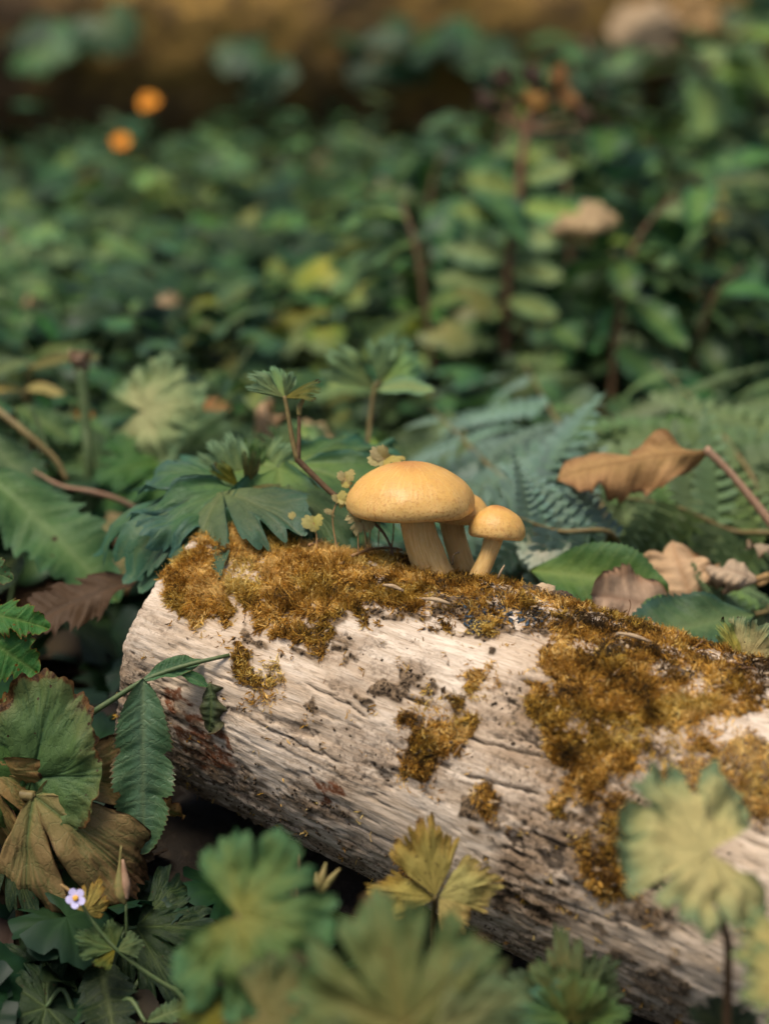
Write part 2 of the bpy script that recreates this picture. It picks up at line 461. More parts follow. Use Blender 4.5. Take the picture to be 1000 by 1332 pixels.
def palmate(lobes, nth=150, ns=10, sinus=0.35, q=0.4, tooth=0.16, nteeth=3, pucker=0.02, fold=0.02, wave=0.07, kx=0.4, ky=0.4, seed=0, sw=0.78):
    """lobes: (angle in degrees, length, half width in degrees)"""
    lo = [(math.radians(a), L, math.radians(h)) for a, L, h in lobes]
    tmin = min(a - h for a, L, h in lo)
    tmax = max(a + h for a, L, h in lo)
    th = np.linspace(tmin, tmax, nth)
    r = np.zeros(nth)
    near = np.full(nth, 9.0)
    R = np.random.default_rng(seed)
    for a, L, h in lo:
        d = (th - a) / h
        m = np.abs(d) <= 1.0
        ad = np.abs(d)
        body = 1 - q * ad ** 2.2
        f = L * np.where(ad < sw, body, body + (sinus - body) * sstep(sw, 1.0, ad))
        # each lobe is cut again into sub-lobes, and their margin into blunt teeth
        if nteeth >= 3:
            f = f * (1 - tooth * (1 + 0.5 * np.sin(11 * a + 4 * np.sign(d))) * np.exp(-((ad - 0.40 - 0.07 * np.sin(5 * a + 2 * np.sign(d))) / 0.07) ** 2))
        u = ((d * 0.5 + 0.5) * (3 * nteeth) + 0.17 * np.sin(9 * a)) % 1.0
        f = f * (1 - 0.42 * tooth * (np.abs(2 * u - 1) ** 1.6))
        f = np.where(m, f, 0)
        r = np.maximum(r, f)
        near = np.minimum(near, np.abs(th - a))
    r = np.maximum(r, 0.06)
    r *= 1 + 0.09 * noise(np.stack([th * 6.5, th * 0 + seed * 2.3, th * 0], 1), 15) * min(1.0, tooth * 7)
    r *= 1 + 0.05 * noise(np.stack([th * 3, th * 0 + seed, th * 0], 1), 5)
    s = np.linspace(0, 1, ns + 1) ** 0.9
    S, TH = np.meshgrid(s, th, indexing='ij')
    Rr = S * r[None, :]
    nr = np.broadcast_to(near[None, :], S.shape)
    dist = nr * Rr
    v1 = np.exp(-(dist / (0.016 * (1.15 - 0.7 * S))) ** 2)
    # side veins towards the teeth
    v2 = np.zeros_like(v1)
    for a, L, h in lo:
        for k in range(nteeth):
            for sg in (-1, 1):
                ang = h * (k + 0.5) / nteeth * 1.0
                s0 = 0.22 + 0.16 * k / max(1, nteeth)
                tgt = a + sg * ang * np.clip((S - s0) / (1 - s0), 0, 1) ** 0.7
                dd = np.abs(TH - tgt) * Rr
                v2 = np.maximum(v2, 0.65 * np.exp(-(dd / 0.011) ** 2) * (S > s0))
    vein = np.maximum(v1, v2)
    X = Rr * np.cos(TH)
    Y = Rr * np.sin(TH)
    Z = -pucker * vein * 0.25 + pucker * (1 - np.exp(-(dist / 0.07) ** 2)) * 0.35 + fold * np.minimum(dist, 0.22)
    Z = Z + wave * S ** 2 * noise(np.stack([X * 4 + seed * 3.1, Y * 4, 0 * X], -1), 3) + 0.35 * wave * noise(np.stack([X * 11 + seed, Y * 11, 0 * X], -1), 9) * S
    V = np.stack([X, Y, Z], -1).reshape(-1, 3)
    A = np.stack([S, np.clip(vein, 0, 1), np.zeros_like(S)], -1).reshape(-1, 3)
    Fc = grid_faces(ns + 1, nth)
    V = bend(V, kx, 0)
    V = bend(V, ky, 1)
    return V, Fc, A


def blade(width=0.25, nt=60, nv=5, pw=(0.9, 0.75), teeth=16, tooth=0.12, cuts=(), nside=7, slant=0.55, pucker=0.02, fold=0.15, wave=0.03, kx=0.5, ky=0.0, twist=0.0, seed=0):
    """one leaf blade with a midrib; cuts = (position, depth, width) lobes cut into the margin"""
    t = np.linspace(0, 1, nt)
    wv = width * np.clip(np.sin(np.pi * np.clip(t, 0, 1) ** pw[0]), 0, 1) ** pw[1]
    wl, wr = wv.copy(), wv.copy()
    for c in cuts:
        g = 1 - c[1] * np.exp(-((t - c[0]) / c[2]) ** 2)
        if len(c) < 4 or c[3] >= 0:
            wl = wl * g
        if len(c) < 4 or c[3] <= 0:
            wr = wr * g
    u = (t * teeth) % 1.0
    tp = np.where(u < 0.75, u / 0.75, (1 - u) / 0.25)
    wl = wl * (1 - tooth * (1 - tp))
    wr = wr * (1 - tooth * (1 - np.roll(tp, 1)))
    v = np.linspace(-1, 1, 2 * nv + 1)
    Tt, Vv = np.meshgrid(t, v, indexing='ij')
    Wd = np.where(Vv > 0, wl[:, None], wr[:, None])
    Y = Vv * Wd
    X = Tt + np.abs(Y) * slant * (1 - Tt)
    a = np.abs(Vv)
    vm = np.exp(-(np.abs(Y) / (0.012 * (1.2 - 0.7 * Tt))) ** 2)
    ph = ((Tt * nside) % 1.0 - 0.5)
    vs = 0.4 * np.exp(-(ph / nside / 0.012) ** 2) * (a > 0.02)
    vein = np.maximum(vm, vs)
    Z = -pucker * 0.6 * vs + pucker * np.cos(ph * 2 * np.pi) * 0.6 * np.sin(np.pi * a) + fold * np.abs(Y)
    Z = Z + wave * a * noise(np.stack([X * 5 + seed * 1.7, Y * 5, 0 * X], -1), 4)
    V = np.stack([X, Y, Z], -1).reshape(-1, 3)
    if twist:
        an = twist * V[:, 0]
        y, z = V[:, 1].copy(), V[:, 2].copy()
        V[:, 1] = y * np.cos(an) - z * np.sin(an)
        V[:, 2] = y * np.sin(an) + z * np.cos(an)
    A = np.stack([a, vein, np.zeros_like(a)], -1).reshape(-1, 3)
    V = bend(V, ky, 1)
    V = bend(V, kx, 0)
    return V, grid_faces(nt, 2 * nv + 1), A


_leafcache = {}


def LM(key, fn, mat):
    k = (key, mat)
    if k not in _leafcache:
        V, Fc, A = fn()
        _leafcache[k] = mesh('leaf', V, Fc, M[mat], leaf=A)
    return _leafcache[k]


BUTTER = [(0, 1.0, 30), (58, 0.95, 29), (-58, 0.95, 29), (112, 0.85, 27), (-112, 0.85, 27)]
ROUND5 = [(0, 1.0, 33), (63, 0.90, 30), (-61, 1.0, 30), (121, 0.84, 28), (-120, 0.92, 29)]
ROUND7 = [(0, 1.0, 26), (48, 1.0, 25), (-48, 1.0, 25), (95, 0.95, 25), (-95, 0.95, 25), (140, 0.9, 22), (-140, 0.9, 22)]
NARROW = [(0, 1.0, 9), (16, 0.86, 8), (-16, 0.84, 8)]
THREE = [(0, 1.0, 34), (66, 0.95, 33), (-66, 0.95, 33)]
WEDGE = [(0, 1.0, 20), (34, 0.92, 17), (-34, 0.92, 17)]
SHAPE = {
    'butter': lambda: palmate(BUTTER, 230, 11, 0.42, 0.10, 0.15, 3, seed=1, wave=0.14, sw=0.80),
    'butter2': lambda: palmate([(0, 1.0, 34), (66, 0.92, 31), (-64, 0.98, 31), (122, 0.7, 25), (-120, 0.75, 25)], 240, 12, 0.24, 0.12, 0.22, 3, kx=0.8, ky=0.7, wave=0.12, seed=2, sw=0.68),
    'round': lambda: palmate(ROUND7, 260, 11, 0.62, 0.1, 0.16, 3, kx=0.25, ky=0.2, wave=0.08, seed=3),
    'roundflat': lambda: palmate(ROUND5, 280, 12, 0.58, 0.05, 0.12, 3, kx=0.3, ky=0.25, wave=0.2, pucker=0.02, fold=0.0, seed=8, sw=0.84),
    'kidney': lambda: palmate([(0, 1.0, 42), (75, 0.92, 42), (-75, 0.92, 42), (140, 0.75, 32), (-140, 0.75, 32)], 220, 14, 0.86, 0.06, 0.06, 4, kx=0.35, ky=-0.25, wave=0.10, pucker=0.06, fold=0.1, seed=4),
    'droop': lambda: palmate([(0, 1.0, 34), (58, 0.80, 27), (-60, 0.88, 28)], 220, 14, 0.26, 0.15, 0.08, 4, kx=0.9, ky=1.1, wave=0.13, pucker=0.05, fold=0.1, seed=5),
    'three': lambda: palmate(THREE, 170, 11, 0.3, 0.22, 0.2, 3, kx=0.5, ky=0.5, wave=0.06, seed=6),
    'three_deep': lambda: palmate(THREE, 170, 11, 0.16, 0.25, 0.22, 3, kx=0.7, ky=0.6, wave=0.06, seed=16),
    'wedge': lambda: palmate(WEDGE, 180, 12, 0.68, 0.06, 0.13, 3, kx=0.3, ky=0.5, wave=0.13, fold=0.0, pucker=0.012, seed=7),
    'wedge_fold': lambda: palmate(WEDGE, 150, 11, 0.72, 0.12, 0.18, 3, kx=0.5, ky=-0.5, wave=0.05, fold=0.5, seed=9),
    'leaflet': lambda: palmate(NARROW, 130, 11, 0.55, 0.10, 0.2, 3, kx=0.45, ky=0.6, wave=0.09, fold=0.03, pucker=0.006, seed=21),
    'seed': lambda: palmate([(0, 1.0, 55), (85, 0.7, 45), (-85, 0.7, 45)], 80, 5, 0.75, 0.15, 0.14, 3, kx=0.5, ky=0.5, wave=0.05, seed=10),
    'hang': lambda: blade(0.185, 110, 7, (0.8, 0.5), 30, 0.13, ((0.36, 0.32, 0.03, 1), (0.33, 0.28, 0.03, -1), (0.64, 0.3, 0.03, 1), (0.6, 0.26, 0.03, -1)), 11, 0.85, 0.006, 0.16, 0.07, 0.35, seed=1),
    'oval': lambda: blade(0.30, 70, 6, (0.85, 0.6), 18, 0.1, (), 7, 0.9, 0.008, 0.2, 0.06, 0.5, seed=2),
    'lance': lambda: blade(0.17, 70, 6, (0.9, 0.7), 16, 0.1, (), 9, 0.9, 0.006, 0.2, 0.06, 0.6, seed=3),
    'bigtooth': lambda: blade(0.24, 90, 6, (0.8, 0.6), 10, 0.2, ((0.45, 0.25, 0.04), (0.7, 0.2, 0.04)), 7, 1.0, 0.004, 0.15, 0.08, 0.5, seed=4),
    'jag': lambda: blade(0.34, 100, 7, (0.85, 0.55), 12, 0.2, ((0.3, 0.35, 0.05), (0.55, 0.4, 0.05), (0.78, 0.3, 0.04)), 7, 1.0, 0.008, 0.08, 0.09, 0.5, seed=14),
    'curl': lambda: blade(0.34, 80, 8, (0.9, 0.5), 9, 0.12, ((0.4, 0.25, 0.06), (0.7, 0.2, 0.05)), 7, 0.8, 0.014, -0.25, 0.16, 0.5, 1.6, 0.5, seed=5),
    'crumple': lambda: blade(0.5, 60, 8, (0.75, 0.5), 7, 0.15, ((0.5, 0.2, 0.08),), 6, 0.6, 0.03, -0.1, 0.3, 1.2, 1.5, 0.3, seed=6),
    'flatdead': lambda: blade(0.42, 60, 6, (0.8, 0.45), 9, 0.12, (), 7, 0.7, 0.015, 0.1, 0.16, 0.5, 0.5, seed=7),
    'roll': lambda: blade(0.35, 50, 8, (0.8, 0.5), 7, 0.1, ((0.5, 0.3, 0.06),), 6, 0.4, 0.03, 0.1, 0.18, 0.7, 5.0, 1.2, seed=8),
    'grass': lambda: blade(0.05, 30, 2, (0.6, 0.6), 1, 0.0, (), 2, 0.2, 0.0, 0.3, 0.02, 1.2, seed=9),
    'tiny_oval': lambda: blade(0.32, 7, 1, (0.85, 0.6), 1, 0.0, (), 2, 0.4, 0.0, 0.25, 0.0, 0.7, seed=12),
    'tiny_lobed': lambda: palmate([(0, 1.0, 40), (72, 0.85, 35), (-72, 0.85, 35)], 17, 1, 0.5, 0.1, 0.0, 1, kx=0.5, ky=0.5, seed=14),
    # light versions for the plants far behind
    'far_oval': lambda: blade(0.30, 16, 2, (0.85, 0.6), 7, 0.12, (), 4, 0.4, 0.03, 0.25, 0.05, 0.7, seed=12),
    'far_lance': lambda: blade(0.16, 16, 2, (0.9, 0.7), 7, 0.12, (), 4, 0.4, 0.03, 0.3, 0.05, 0.8, seed=13),
    'far_lobed': lambda: palmate(BUTTER, 46, 3, 0.55, 0.12, 0.1, 1, kx=0.5, ky=0.5, wave=0.08, seed=14),
    'far_heart': lambda: palmate([(0, 1.0, 50), (85, 0.75, 45), (-85, 0.75, 45)], 30, 3, 0.8, 0.1, 0.06, 1, kx=0.6, ky=0.6, wave=0.08, seed=15),
}


def L(shape, mat):
    return LM(shape, SHAPE[shape], mat)


NUP = Vector((0, -0.25, 1)).normalized()
NCAM = -FW


def hero_leaf(root, shape, mat, b, t, nh=NUP, wide=1.0, roll=0.0, name='leaf'):
    return put(name, L(shape, mat), root, frame(P(*b), P(*t), nh, roll, wide))


def stalk(root, pts, radii, mat='stem', name='stem', seg=8, n=16):
    V, Fc = tube([tuple(P(*p)) if isinstance(p, tuple) else tuple(p) for p in pts], radii, seg, n)
    return mk(name, V, Fc, M[mat], root)


def ground_at(p):
    return Vector((p.x, p.y, float(gz(p.x, p.y)) - 0.004))


# ------------------------------------------------------------------ ground
def build_ground():
    xs = np.concatenate([-np.geomspace(60, 0.8, 26), np.linspace(-0.75, 0.75, 190), np.geomspace(0.8, 60, 26)])
    ys = np.concatenate([-np.geomspace(40, 0.85, 20), np.linspace(-0.8, 2.6, 330), np.geomspace(2.7, 120, 26)])
    X, Y = np.meshgrid(xs, ys, indexing='ij')
    near = np.exp(-((X / 2.5) ** 2 + (Y / 3.5) ** 2))
    Z = gz(X, Y) + near * (0.016 * fbm(np.stack([X * 9, Y * 9, 0 * X], -1), 3, 3) + 0.006 * fbm(np.stack([X * 60, Y * 60, 0 * X], -1), 3, 8))
    V = np.stack([X, Y, Z], -1).reshape(-1, 3)
    T = NT('soil')
    tc = T.n('TexCoord').outputs['Object']
    n1 = T.noise(tc, 22, 6, 0.65)
    n2 = T.noise(tc, 160, 5, 0.7)
    c = T.mix(T.rng(n1, 0.35, 0.65), (0.012, 0.008, 0.005), (0.03, 0.02, 0.011))  # brown soil, its colour lowered further for the shade of the leaves
    c = T.mix(T.math('MULTIPLY', T.rng(n2, 0.5, 0.75), 0.6), c, (0.05, 0.034, 0.018))
    bp = T.n('Bump', None, Strength=0.7, Distance=0.004, Height=n2).outputs[0]
    T.out(T.n('BsdfPrincipled', None, Base_Color=c, Roughness=0.95, Normal=bp).outputs[0])
    o = mk('ground', V, grid_faces(len(xs), len(ys))[:, ::-1], T.m)
    tag(o, 'dark brown woodland soil under the plants', 'ground', kind='structure')


build_ground()

# ------------------------------------------------------------------ the mossy log
LOG0 = np.array([-0.0917, 0.0382, 0.0749])
LAZ, LEL = -0.4921, -0.1654
LA = np.array([math.cos(LEL) * math.cos(LAZ), math.cos(LEL) * math.sin(LAZ), math.sin(LEL)])
LB = np.cross([0, 0, 1], LA)
LB /= np.linalg.norm(LB)          # sideways, away from the lens
LC = np.cross(LA, LB)             # up
LOGLEN = 0.66


def in_poly(x, y, poly):
    r = np.zeros(x.shape, dtype=bool)
    n = len(poly)
    for i in range(n):
        x0, y0 = poly[i]
        x1, y1 = poly[(i + 1) % n]
        if y0 == y1:
            continue
        c = ((y0 > y) != (y1 > y)) & (x < (x1 - x0) * (y - y0) / (y1 - y0) + x0)
        r ^= c
    return r


MOSS = [
    # outline on the log, density, height mm, tone (0 dark .. 1 pale gold)
    ([(205, 760), (235, 722), (275, 690), (330, 660), (440, 650), (560, 650), (690, 690), (740, 750), (600, 752), (490, 748), (487, 800), (445, 812), (410, 836), (365, 838), (345, 812), (325, 790), (312, 768), (298, 785), (290, 815), (262, 812), (240, 812), (228, 790)], 1.0, 6.0, 0.75),
    ([(480, 742), (560, 690), (680, 690), (745, 700), (800, 740), (880, 790), (1060, 830), (1060, 955), (985, 915), (930, 965), (880, 985), (835, 1010), (800, 1000), (775, 1025), (745, 1065), (728, 1062), (722, 1040), (745, 1000), (715, 965), (682, 930), (672, 905), (722, 880), (690, 868), (705, 850), (728, 842), (690, 815), (640, 815), (618, 826), (600, 800), (560, 806), (520, 788), (485, 778)], 1.0, 5.5, 0.5),
    ([(535, 905), (585, 895), (612, 935), (615, 970), (585, 985), (572, 1025), (530, 1030), (530, 1000), (548, 960), (515, 930)], 0.75, 2.5, 0.45),
    ([(592, 880), (620, 862), (658, 870), (655, 890), (622, 900)], 0.7, 2.0, 0.8),
    ([(775, 1045), (815, 1030), (842, 1075), (838, 1150), (800, 1180), (742, 1150), (735, 1110), (760, 1080)], 0.6, 2.0, 0.25),
    ([(306, 842), (320, 832), (330, 880), (336, 912), (316, 905), (300, 880)], 0.7, 2.0, 0.5),
    ([(338, 855), (352, 862), (350, 915), (340, 905)], 0.55, 1.5, 0.5),
    ([(625, 1025), (648, 1022), (655, 1062), (640, 1070), (630, 1050)], 0.6, 2.0, 0.35),
    ([(840, 1005), (930, 965), (1060, 940), (1060, 1060), (930, 1050), (860, 1040)], 0.45, 2.0, 0.9),
    ([(520, 1120), (560, 1125), (555, 1150), (530, 1145)], 0.4, 1.5, 0.3),
]
CRUMB = [
    ([(465, 885), (500, 872), (560, 890), (610, 905), (590, 960), (545, 950), (520, 925), (480, 915)], 0.9),
    ([(330, 800), (400, 825), (470, 805), (450, 845), (390, 858), (330, 840)], 0.8),
    ([(395, 905), (450, 930), (470, 960), (420, 950)], 0.6),
    ([(590, 1060), (640, 1040), (660, 1100), (610, 1110)], 0.6),
    ([(735, 1050), (850, 1050), (850, 1190), (740, 1180)], 0.6),
    ([(480, 760), (640, 770), (760, 830), (690, 850), (600, 815), (480, 790)], 0.9),
    ([(215, 930), (330, 990), (460, 1050), (520, 1120), (380, 1080), (230, 1000)], 0.45),
    ([(560, 1130), (700, 1140), (900, 1200), (900, 1340), (760, 1260), (600, 1200)], 0.5),
]
RUST = [[(205, 880), (260, 915), (300, 960), (310, 1010), (250, 985), (215, 940)], [(200, 885), (235, 890), (245, 920), (265, 935), (240, 960), (215, 925)], [(405, 1018), (440, 1022), (455, 1042), (430, 1048)], [(640, 1085), (690, 1085), (670, 1095)]]


def build_log():
    nt, nd, nb = 720, 400, 90
    t = np.linspace(0, LOGLEN, nt)
    # phi measured so that the side towards the lens is finely divided
    ph = np.concatenate([np.linspace(math.radians(55), math.radians(285), nd, endpoint=False), np.linspace(math.radians(285), math.radians(415), nb)])
    PH, TT = np.meshgrid(ph, t, indexing='xy')
    nph = len(ph)
    cs, sn = np.cos(PH), np.sin(PH)
    R0 = 0.0702 + (0.0888 - 0.0702) * TT / 0.42
    # seamless coordinates: circle in 3-D
    arc = 0.078
    def q(ft, fp, o=0.0):
        return np.stack([TT * ft + o, cs * arc * fp + o * 1.3, sn * arc * fp], -1)
    lump = 0.0035 * fbm(q(9, 11, 3), 3, 1) + 0.0016 * fbm(q(28, 45, 5), 3, 2)
    grain = fbm(q(45, 300, 1), 3, 5)
    fine = fbm(q(60, 700, 2), 2, 6)
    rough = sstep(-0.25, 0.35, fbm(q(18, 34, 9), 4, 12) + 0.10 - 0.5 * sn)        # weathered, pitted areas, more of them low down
    pits = sstep(0.30, 0.5, fbm(q(170, 420, 4), 3, 21)) * (0.4 + 0.6 * rough)
    pits2 = sstep(0.30, 0.5, fbm(q(70, 160, 14), 3, 24)) * rough
    warp = 0.25 * noise(q(22, 30, 6), 31)
    cn = noise(q(5.0, 110, 8) + warp[..., None], 33)
    gate = sstep(0.2, 0.5, noise(q(16, 40, 2), 35))
    crack = np.exp(-(cn / 0.022) ** 2) * gate
    cn2 = noise(q(9.0, 190, 18) + warp[..., None], 43)
    crack2 = np.exp(-(cn2 / 0.06) ** 2) * sstep(0.1, 0.4, noise(q(30, 60, 22), 36)) * 0.7
    # long splits that follow the grain
    pw0 = LOG0 + TT[..., None] * LA + R0[..., None] * (cs[..., None] * LB + sn[..., None] * LC)
    cpx, cpy, _ = proj(pw0)
    front = ((np.array(CAM) - pw0) * (cs[..., None] * LB + sn[..., None] * LC)).sum(-1) > 0
    for (x0, y0, x1, y1, dep) in ((598, 955, 738, 985, 1.0), (598, 1003, 715, 1032, 1.0), (392, 888, 480, 945, 0.9), (640, 815, 728, 846, 1.0), (880, 975, 1010, 1020, 0.9), (500, 965, 560, 1000, 0.7),
                                  (260, 870, 340, 905, 0.7), (230, 765, 300, 800, 0.6), (330, 940, 450, 1000, 0.7), (690, 1080, 800, 1130, 0.8), (520, 830, 600, 868, 0.6), (430, 1060, 560, 1115, 0.8), (205, 800, 260, 825, 0.6)):
        i0 = np.unravel_index(np.argmin((cpx - x0) ** 2 + (cpy - y0) ** 2 + np.where(front, 0, 1e9)), TT.shape)
        i1 = np.unravel_index(np.argmin((cpx - x1) ** 2 + (cpy - y1) ** 2 + np.where(front, 0, 1e9)), TT.shape)
        ta, tb, pa, pb = TT[i0], TT[i1], PH[i0], PH[i1]
        f = (TT - ta) / (tb - ta + 1e-9)
        cen = pa + (pb - pa) * f * 0.6 + 0.02 * noise(np.stack([TT * 60 + x0, 0 * TT, 0 * TT], -1), 77) + 0.008 * noise(np.stack([TT * 300 + x0, 0 * TT, 0 * TT], -1), 78)
        crack = np.maximum(crack, dep * np.exp(-((PH - cen) * 0.078 / 0.0006) ** 2) * sstep(0.0, 0.12, f) * sstep(1.0, 0.85, f))
    disp = lump + 0.00035 * grain + 0.0002 * fine - 0.0013 * pits - 0.0016 * pits2 - 0.0021 * crack - 0.0011 * crack2 + 0.0016 * rough * fbm(q(70, 190, 33), 4, 51)
    r = R0 + disp - 0.011 * np.exp(-(TT / 0.11) ** 2) * sstep(0.35, 1.0, sn) + 0.001 * sstep(0.6, 1.0, sn)
    # uneven sawn end
    endj = -0.004 + 0.0035 * fbm(np.stack([cs * 2, sn * 2, 0 * cs], -1), 2, 61) + 0.0008 * grain + 0.0006 * noise(np.stack([cs * 26, sn * 26, 0 * cs], -1), 62)
    fall = np.exp(-TT / 0.02)
    TX = TT + endj * fall
    r = r - 0.002 * np.exp(-TT / 0.0025)
    W = LOG0 + TX[..., None] * LA + r[..., None] * (cs[..., None] * LB + sn[..., None] * LC)
    N = cs[..., None] * LB + sn[..., None] * LC
    px, py, dp = proj(W)
    vis = ((np.array(CAM) - W) * N).sum(-1) > -0.045
    jx = 34 * fbm(q(75, 75, 1), 4, 71)
    jy = 34 * fbm(q(75, 75, 7), 4, 72)
    moss = np.zeros_like(TT)
    mh = np.zeros_like(TT)
    tone = np.full_like(TT, 0.5)
    cl = 0.5 + 0.9 * fbm(q(170, 170, 13), 3, 75)
    for poly, dens, h, tn in MOSS:
        acc = np.zeros_like(TT)
        for (ox, oy, kk) in ((0, 0, 0.5), (9, 5, 0.9), (-9, 4, 1.0), (3, -11, 0.9), (-4, 12, 1.1), (0, 0, 1.5)):
            acc += in_poly(px + jx * kk + ox, py + jy * kk + oy, poly)
        acc = acc / 6 * vis
        dd = dens * sstep(0.0, 0.35, acc - 0.75 * np.clip(cl, 0.05, 0.95) + (0.12 if dens > 0.9 else 0.0))
        dd = np.maximum(dd, 0.17 * sstep(0.0, 0.5, acc) * (cl < 0.7))
        up = dd > moss
        moss = np.where(up, dd, moss)
        mh = np.where(up, h * (0.35 + 0.65 * acc), mh)
        tone = np.where(acc > 0.3, tn, tone)
    # moss also runs over the top, out of sight of the photograph
    top = (sn > 0.72) & (cs > -0.1) & ~(moss > 0)
    tm = 0.8 * sstep(-0.05, 0.2, fbm(q(16, 20, 77), 3, 91)) * top
    moss = np.maximum(moss, tm)
    mh = np.where(tm > 0, 4.0, mh)
    gaps = sstep(0.06, 0.32, fbm(q(55, 60, 3), 4, 95))
    moss = moss * (1 - 0.85 * gaps)
    crumb = np.zeros_like(TT)
    for poly, dens in CRUMB:
        m = in_poly(px + jx * 1.5, py + jy * 1.5, poly) & vis
        crumb = np.maximum(crumb, dens * m * sstep(0.0, 0.3, fbm(q(110, 190, 55), 4, 96)))
    rust = np.zeros_like(TT)
    for poly in RUST:
        m = in_poly(px + jx * 0.6, py + jy * 0.6, poly) & vis
        rust = np.maximum(rust, m * sstep(-0.2, 0.05, fbm(q(140, 200, 15), 3, 97)))
    # a band of darker, older moss and rot along the top edge
    band = in_poly(px + jx, py + jy, [(560, 765), (640, 770), (760, 785), (900, 835), (1060, 880), (1060, 930), (930, 905), (830, 870), (740, 838), (640, 822), (560, 800)]) & vis
    tone = np.where(band, 0.12 + 0.25 * sstep(-0.2, 0.3, fbm(q(120, 120, 44), 3, 94)), tone)
    moss = np.where(band, moss * (0.25 + 0.75 * sstep(-0.1, 0.3, fbm(q(80, 90, 46), 3, 92))), moss)
    crumb = np.maximum(crumb, 0.85 * band * sstep(0.0, 0.25, fbm(q(100, 120, 45), 3, 93)))
    tone = np.where(in_poly(px + jx, py + jy, [(330, 790), (480, 770), (490, 815), (400, 850), (330, 840)]) & vis, 0.35, tone)
    # cushion under the moss, softened
    def blur(a, k):
        for _ in range(k):
            a = (a + np.roll(a, 1, 0) + np.roll(a, -1, 0) + np.roll(a, 1, 1) + np.roll(a, -1, 1)) / 5
        return a
    cush = blur(moss * mh, 8) * 0.00036 * (0.55 + 0.6 * fbm(q(55, 60, 66), 3, 99))
    cr = blur(crumb, 2) * 0.0022 * (0.5 + 0.5 * fbm(q(200, 220, 67), 3, 98))
    W = W + (np.maximum(cush, 0) + cr)[..., None] * N
    mossS = blur(moss, 2)
    loc = np.array(LOG0)
    Rm = np.stack([LA, LB, LC], 1)       # local -> world
    Vl = (W.reshape(-1, 3) - loc) @ Rm
    Fc = grid_faces(nt, nph)
    dark = np.clip(np.maximum(np.maximum(pits, pits2 * 0.8), np.maximum(crack, crack2)) + 0.0, 0, 1)
    A = np.stack([mossS, dark, np.clip(blur(crumb, 1), 0, 1)], -1).reshape(-1, 3)
    stain = np.clip(blur(np.maximum(moss, 0.7 * crumb), 26) * 1.6, 0, 1)
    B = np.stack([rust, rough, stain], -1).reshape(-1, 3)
    # material
    T = NT('weathered_wood')
    a1 = T.n('SeparateColor', None, Color=T.n('Attribute', {'attribute_name': 'leaf'}).outputs[0]).outputs
    a2 = T.n('SeparateColor', None, Color=T.n('Attribute', {'attribute_name': 'tint'}).outputs[0]).outputs
    tc = T.n('TexCoord').outputs['Object']
    def sv(s):
        return T.n('VectorMath', {'operation': 'MULTIPLY'}, i0=tc, i1=s).outputs[0]
    g1 = T.noise(sv((40, 420, 420)), 1.0, 6, 0.62, 0.5)
    g2 = T.noise(sv((110, 1500, 1500)), 1.0, 4, 0.6, 0.3)
    g3 = T.noise(sv((9, 26, 26)), 1.0, 5, 0.6)
    g4 = T.noise(tc, 420, 4, 0.65)
    g5 = T.noise(sv((45, 120, 120)), 1.0, 4, 0.65)
    c = T.mix(T.rng(g1, 0.3, 0.66), (0.50, 0.395, 0.295), (0.72, 0.605, 0.485))
    c = T.mix(T.math('MULTIPLY', T.rng(g3, 0.42, 0.62), 0.5), c, (0.45, 0.315, 0.195))
    c = T.mix(T.math('MULTIPLY', T.rng(g2, 0.52, 0.66), 0.6), c, (0.24, 0.165, 0.105))
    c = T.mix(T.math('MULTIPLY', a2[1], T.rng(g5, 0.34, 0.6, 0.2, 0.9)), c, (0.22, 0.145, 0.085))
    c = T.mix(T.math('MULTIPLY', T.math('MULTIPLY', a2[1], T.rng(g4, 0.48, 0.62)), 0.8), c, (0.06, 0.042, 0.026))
    c = T.mix(T.math('MULTIPLY', a2[2], T.rng(g5, 0.3, 0.62, 0.15, 0.8)), c, (0.19, 0.12, 0.06))
    c = T.mix(T.rng(a1[1], 0.3, 0.9, 0, 0.92), c, (0.035, 0.024, 0.015))
    c = T.mix(T.math('MULTIPLY', a2[0], T.rng(g4, 0.3, 0.55, 0.35, 0.95)), c, (0.13, 0.04, 0.012))
    cc = T.mix(T.rng(g4, 0.42, 0.6), (0.05, 0.033, 0.019), (0.20, 0.135, 0.08))
    c = T.mix(T.rng(a1[2], 0.1, 0.6), c, cc)
    mc = T.mix(T.rng(g4, 0.4, 0.6), (0.05, 0.028, 0.009), (0.15, 0.075, 0.018))
    c = T.mix(T.rng(a1[0], 0.18, 0.55), c, mc)
    h = T.math('ADD', T.math('MULTIPLY', g1, 0.5), T.math('ADD', T.math('MULTIPLY', g2, 0.35), T.math('MULTIPLY', T.math('MULTIPLY', g4, 0.6), T.math('ADD', 0.3, a2[1]))))
    bp = T.n('Bump', None, Strength=0.75, Distance=0.0012, Height=h).outputs[0]
    pr = T.n('BsdfPrincipled', None, Base_Color=c, Roughness=0.85, Normal=bp)
    pr.inputs['Specular IOR Level'].default_value = 0.2
    T.out(pr.outputs[0])
    root = thing('fallen_log', tuple(LOG0 - 0.07 * LC), 'bleached barkless log patched with golden moss, carrying the three mushrooms', 'log')
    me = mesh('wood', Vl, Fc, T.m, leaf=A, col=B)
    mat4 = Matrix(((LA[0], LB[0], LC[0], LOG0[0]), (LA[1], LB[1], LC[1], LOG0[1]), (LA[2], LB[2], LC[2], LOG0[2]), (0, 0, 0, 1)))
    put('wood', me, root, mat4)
    # end grain face
    rim = (W[0] - loc) @ Rm
    rings = [rim * 1.0]
    for f in (0.75, 0.5, 0.25, 0.02):
        rr = rim * f
        rr[:, 0] = rim[:, 0] * f + 0.002 * (1 - f)
        rings.append(rr)
    EV = np.concatenate(rings)
    EV[:nph, 0] += 0.0006
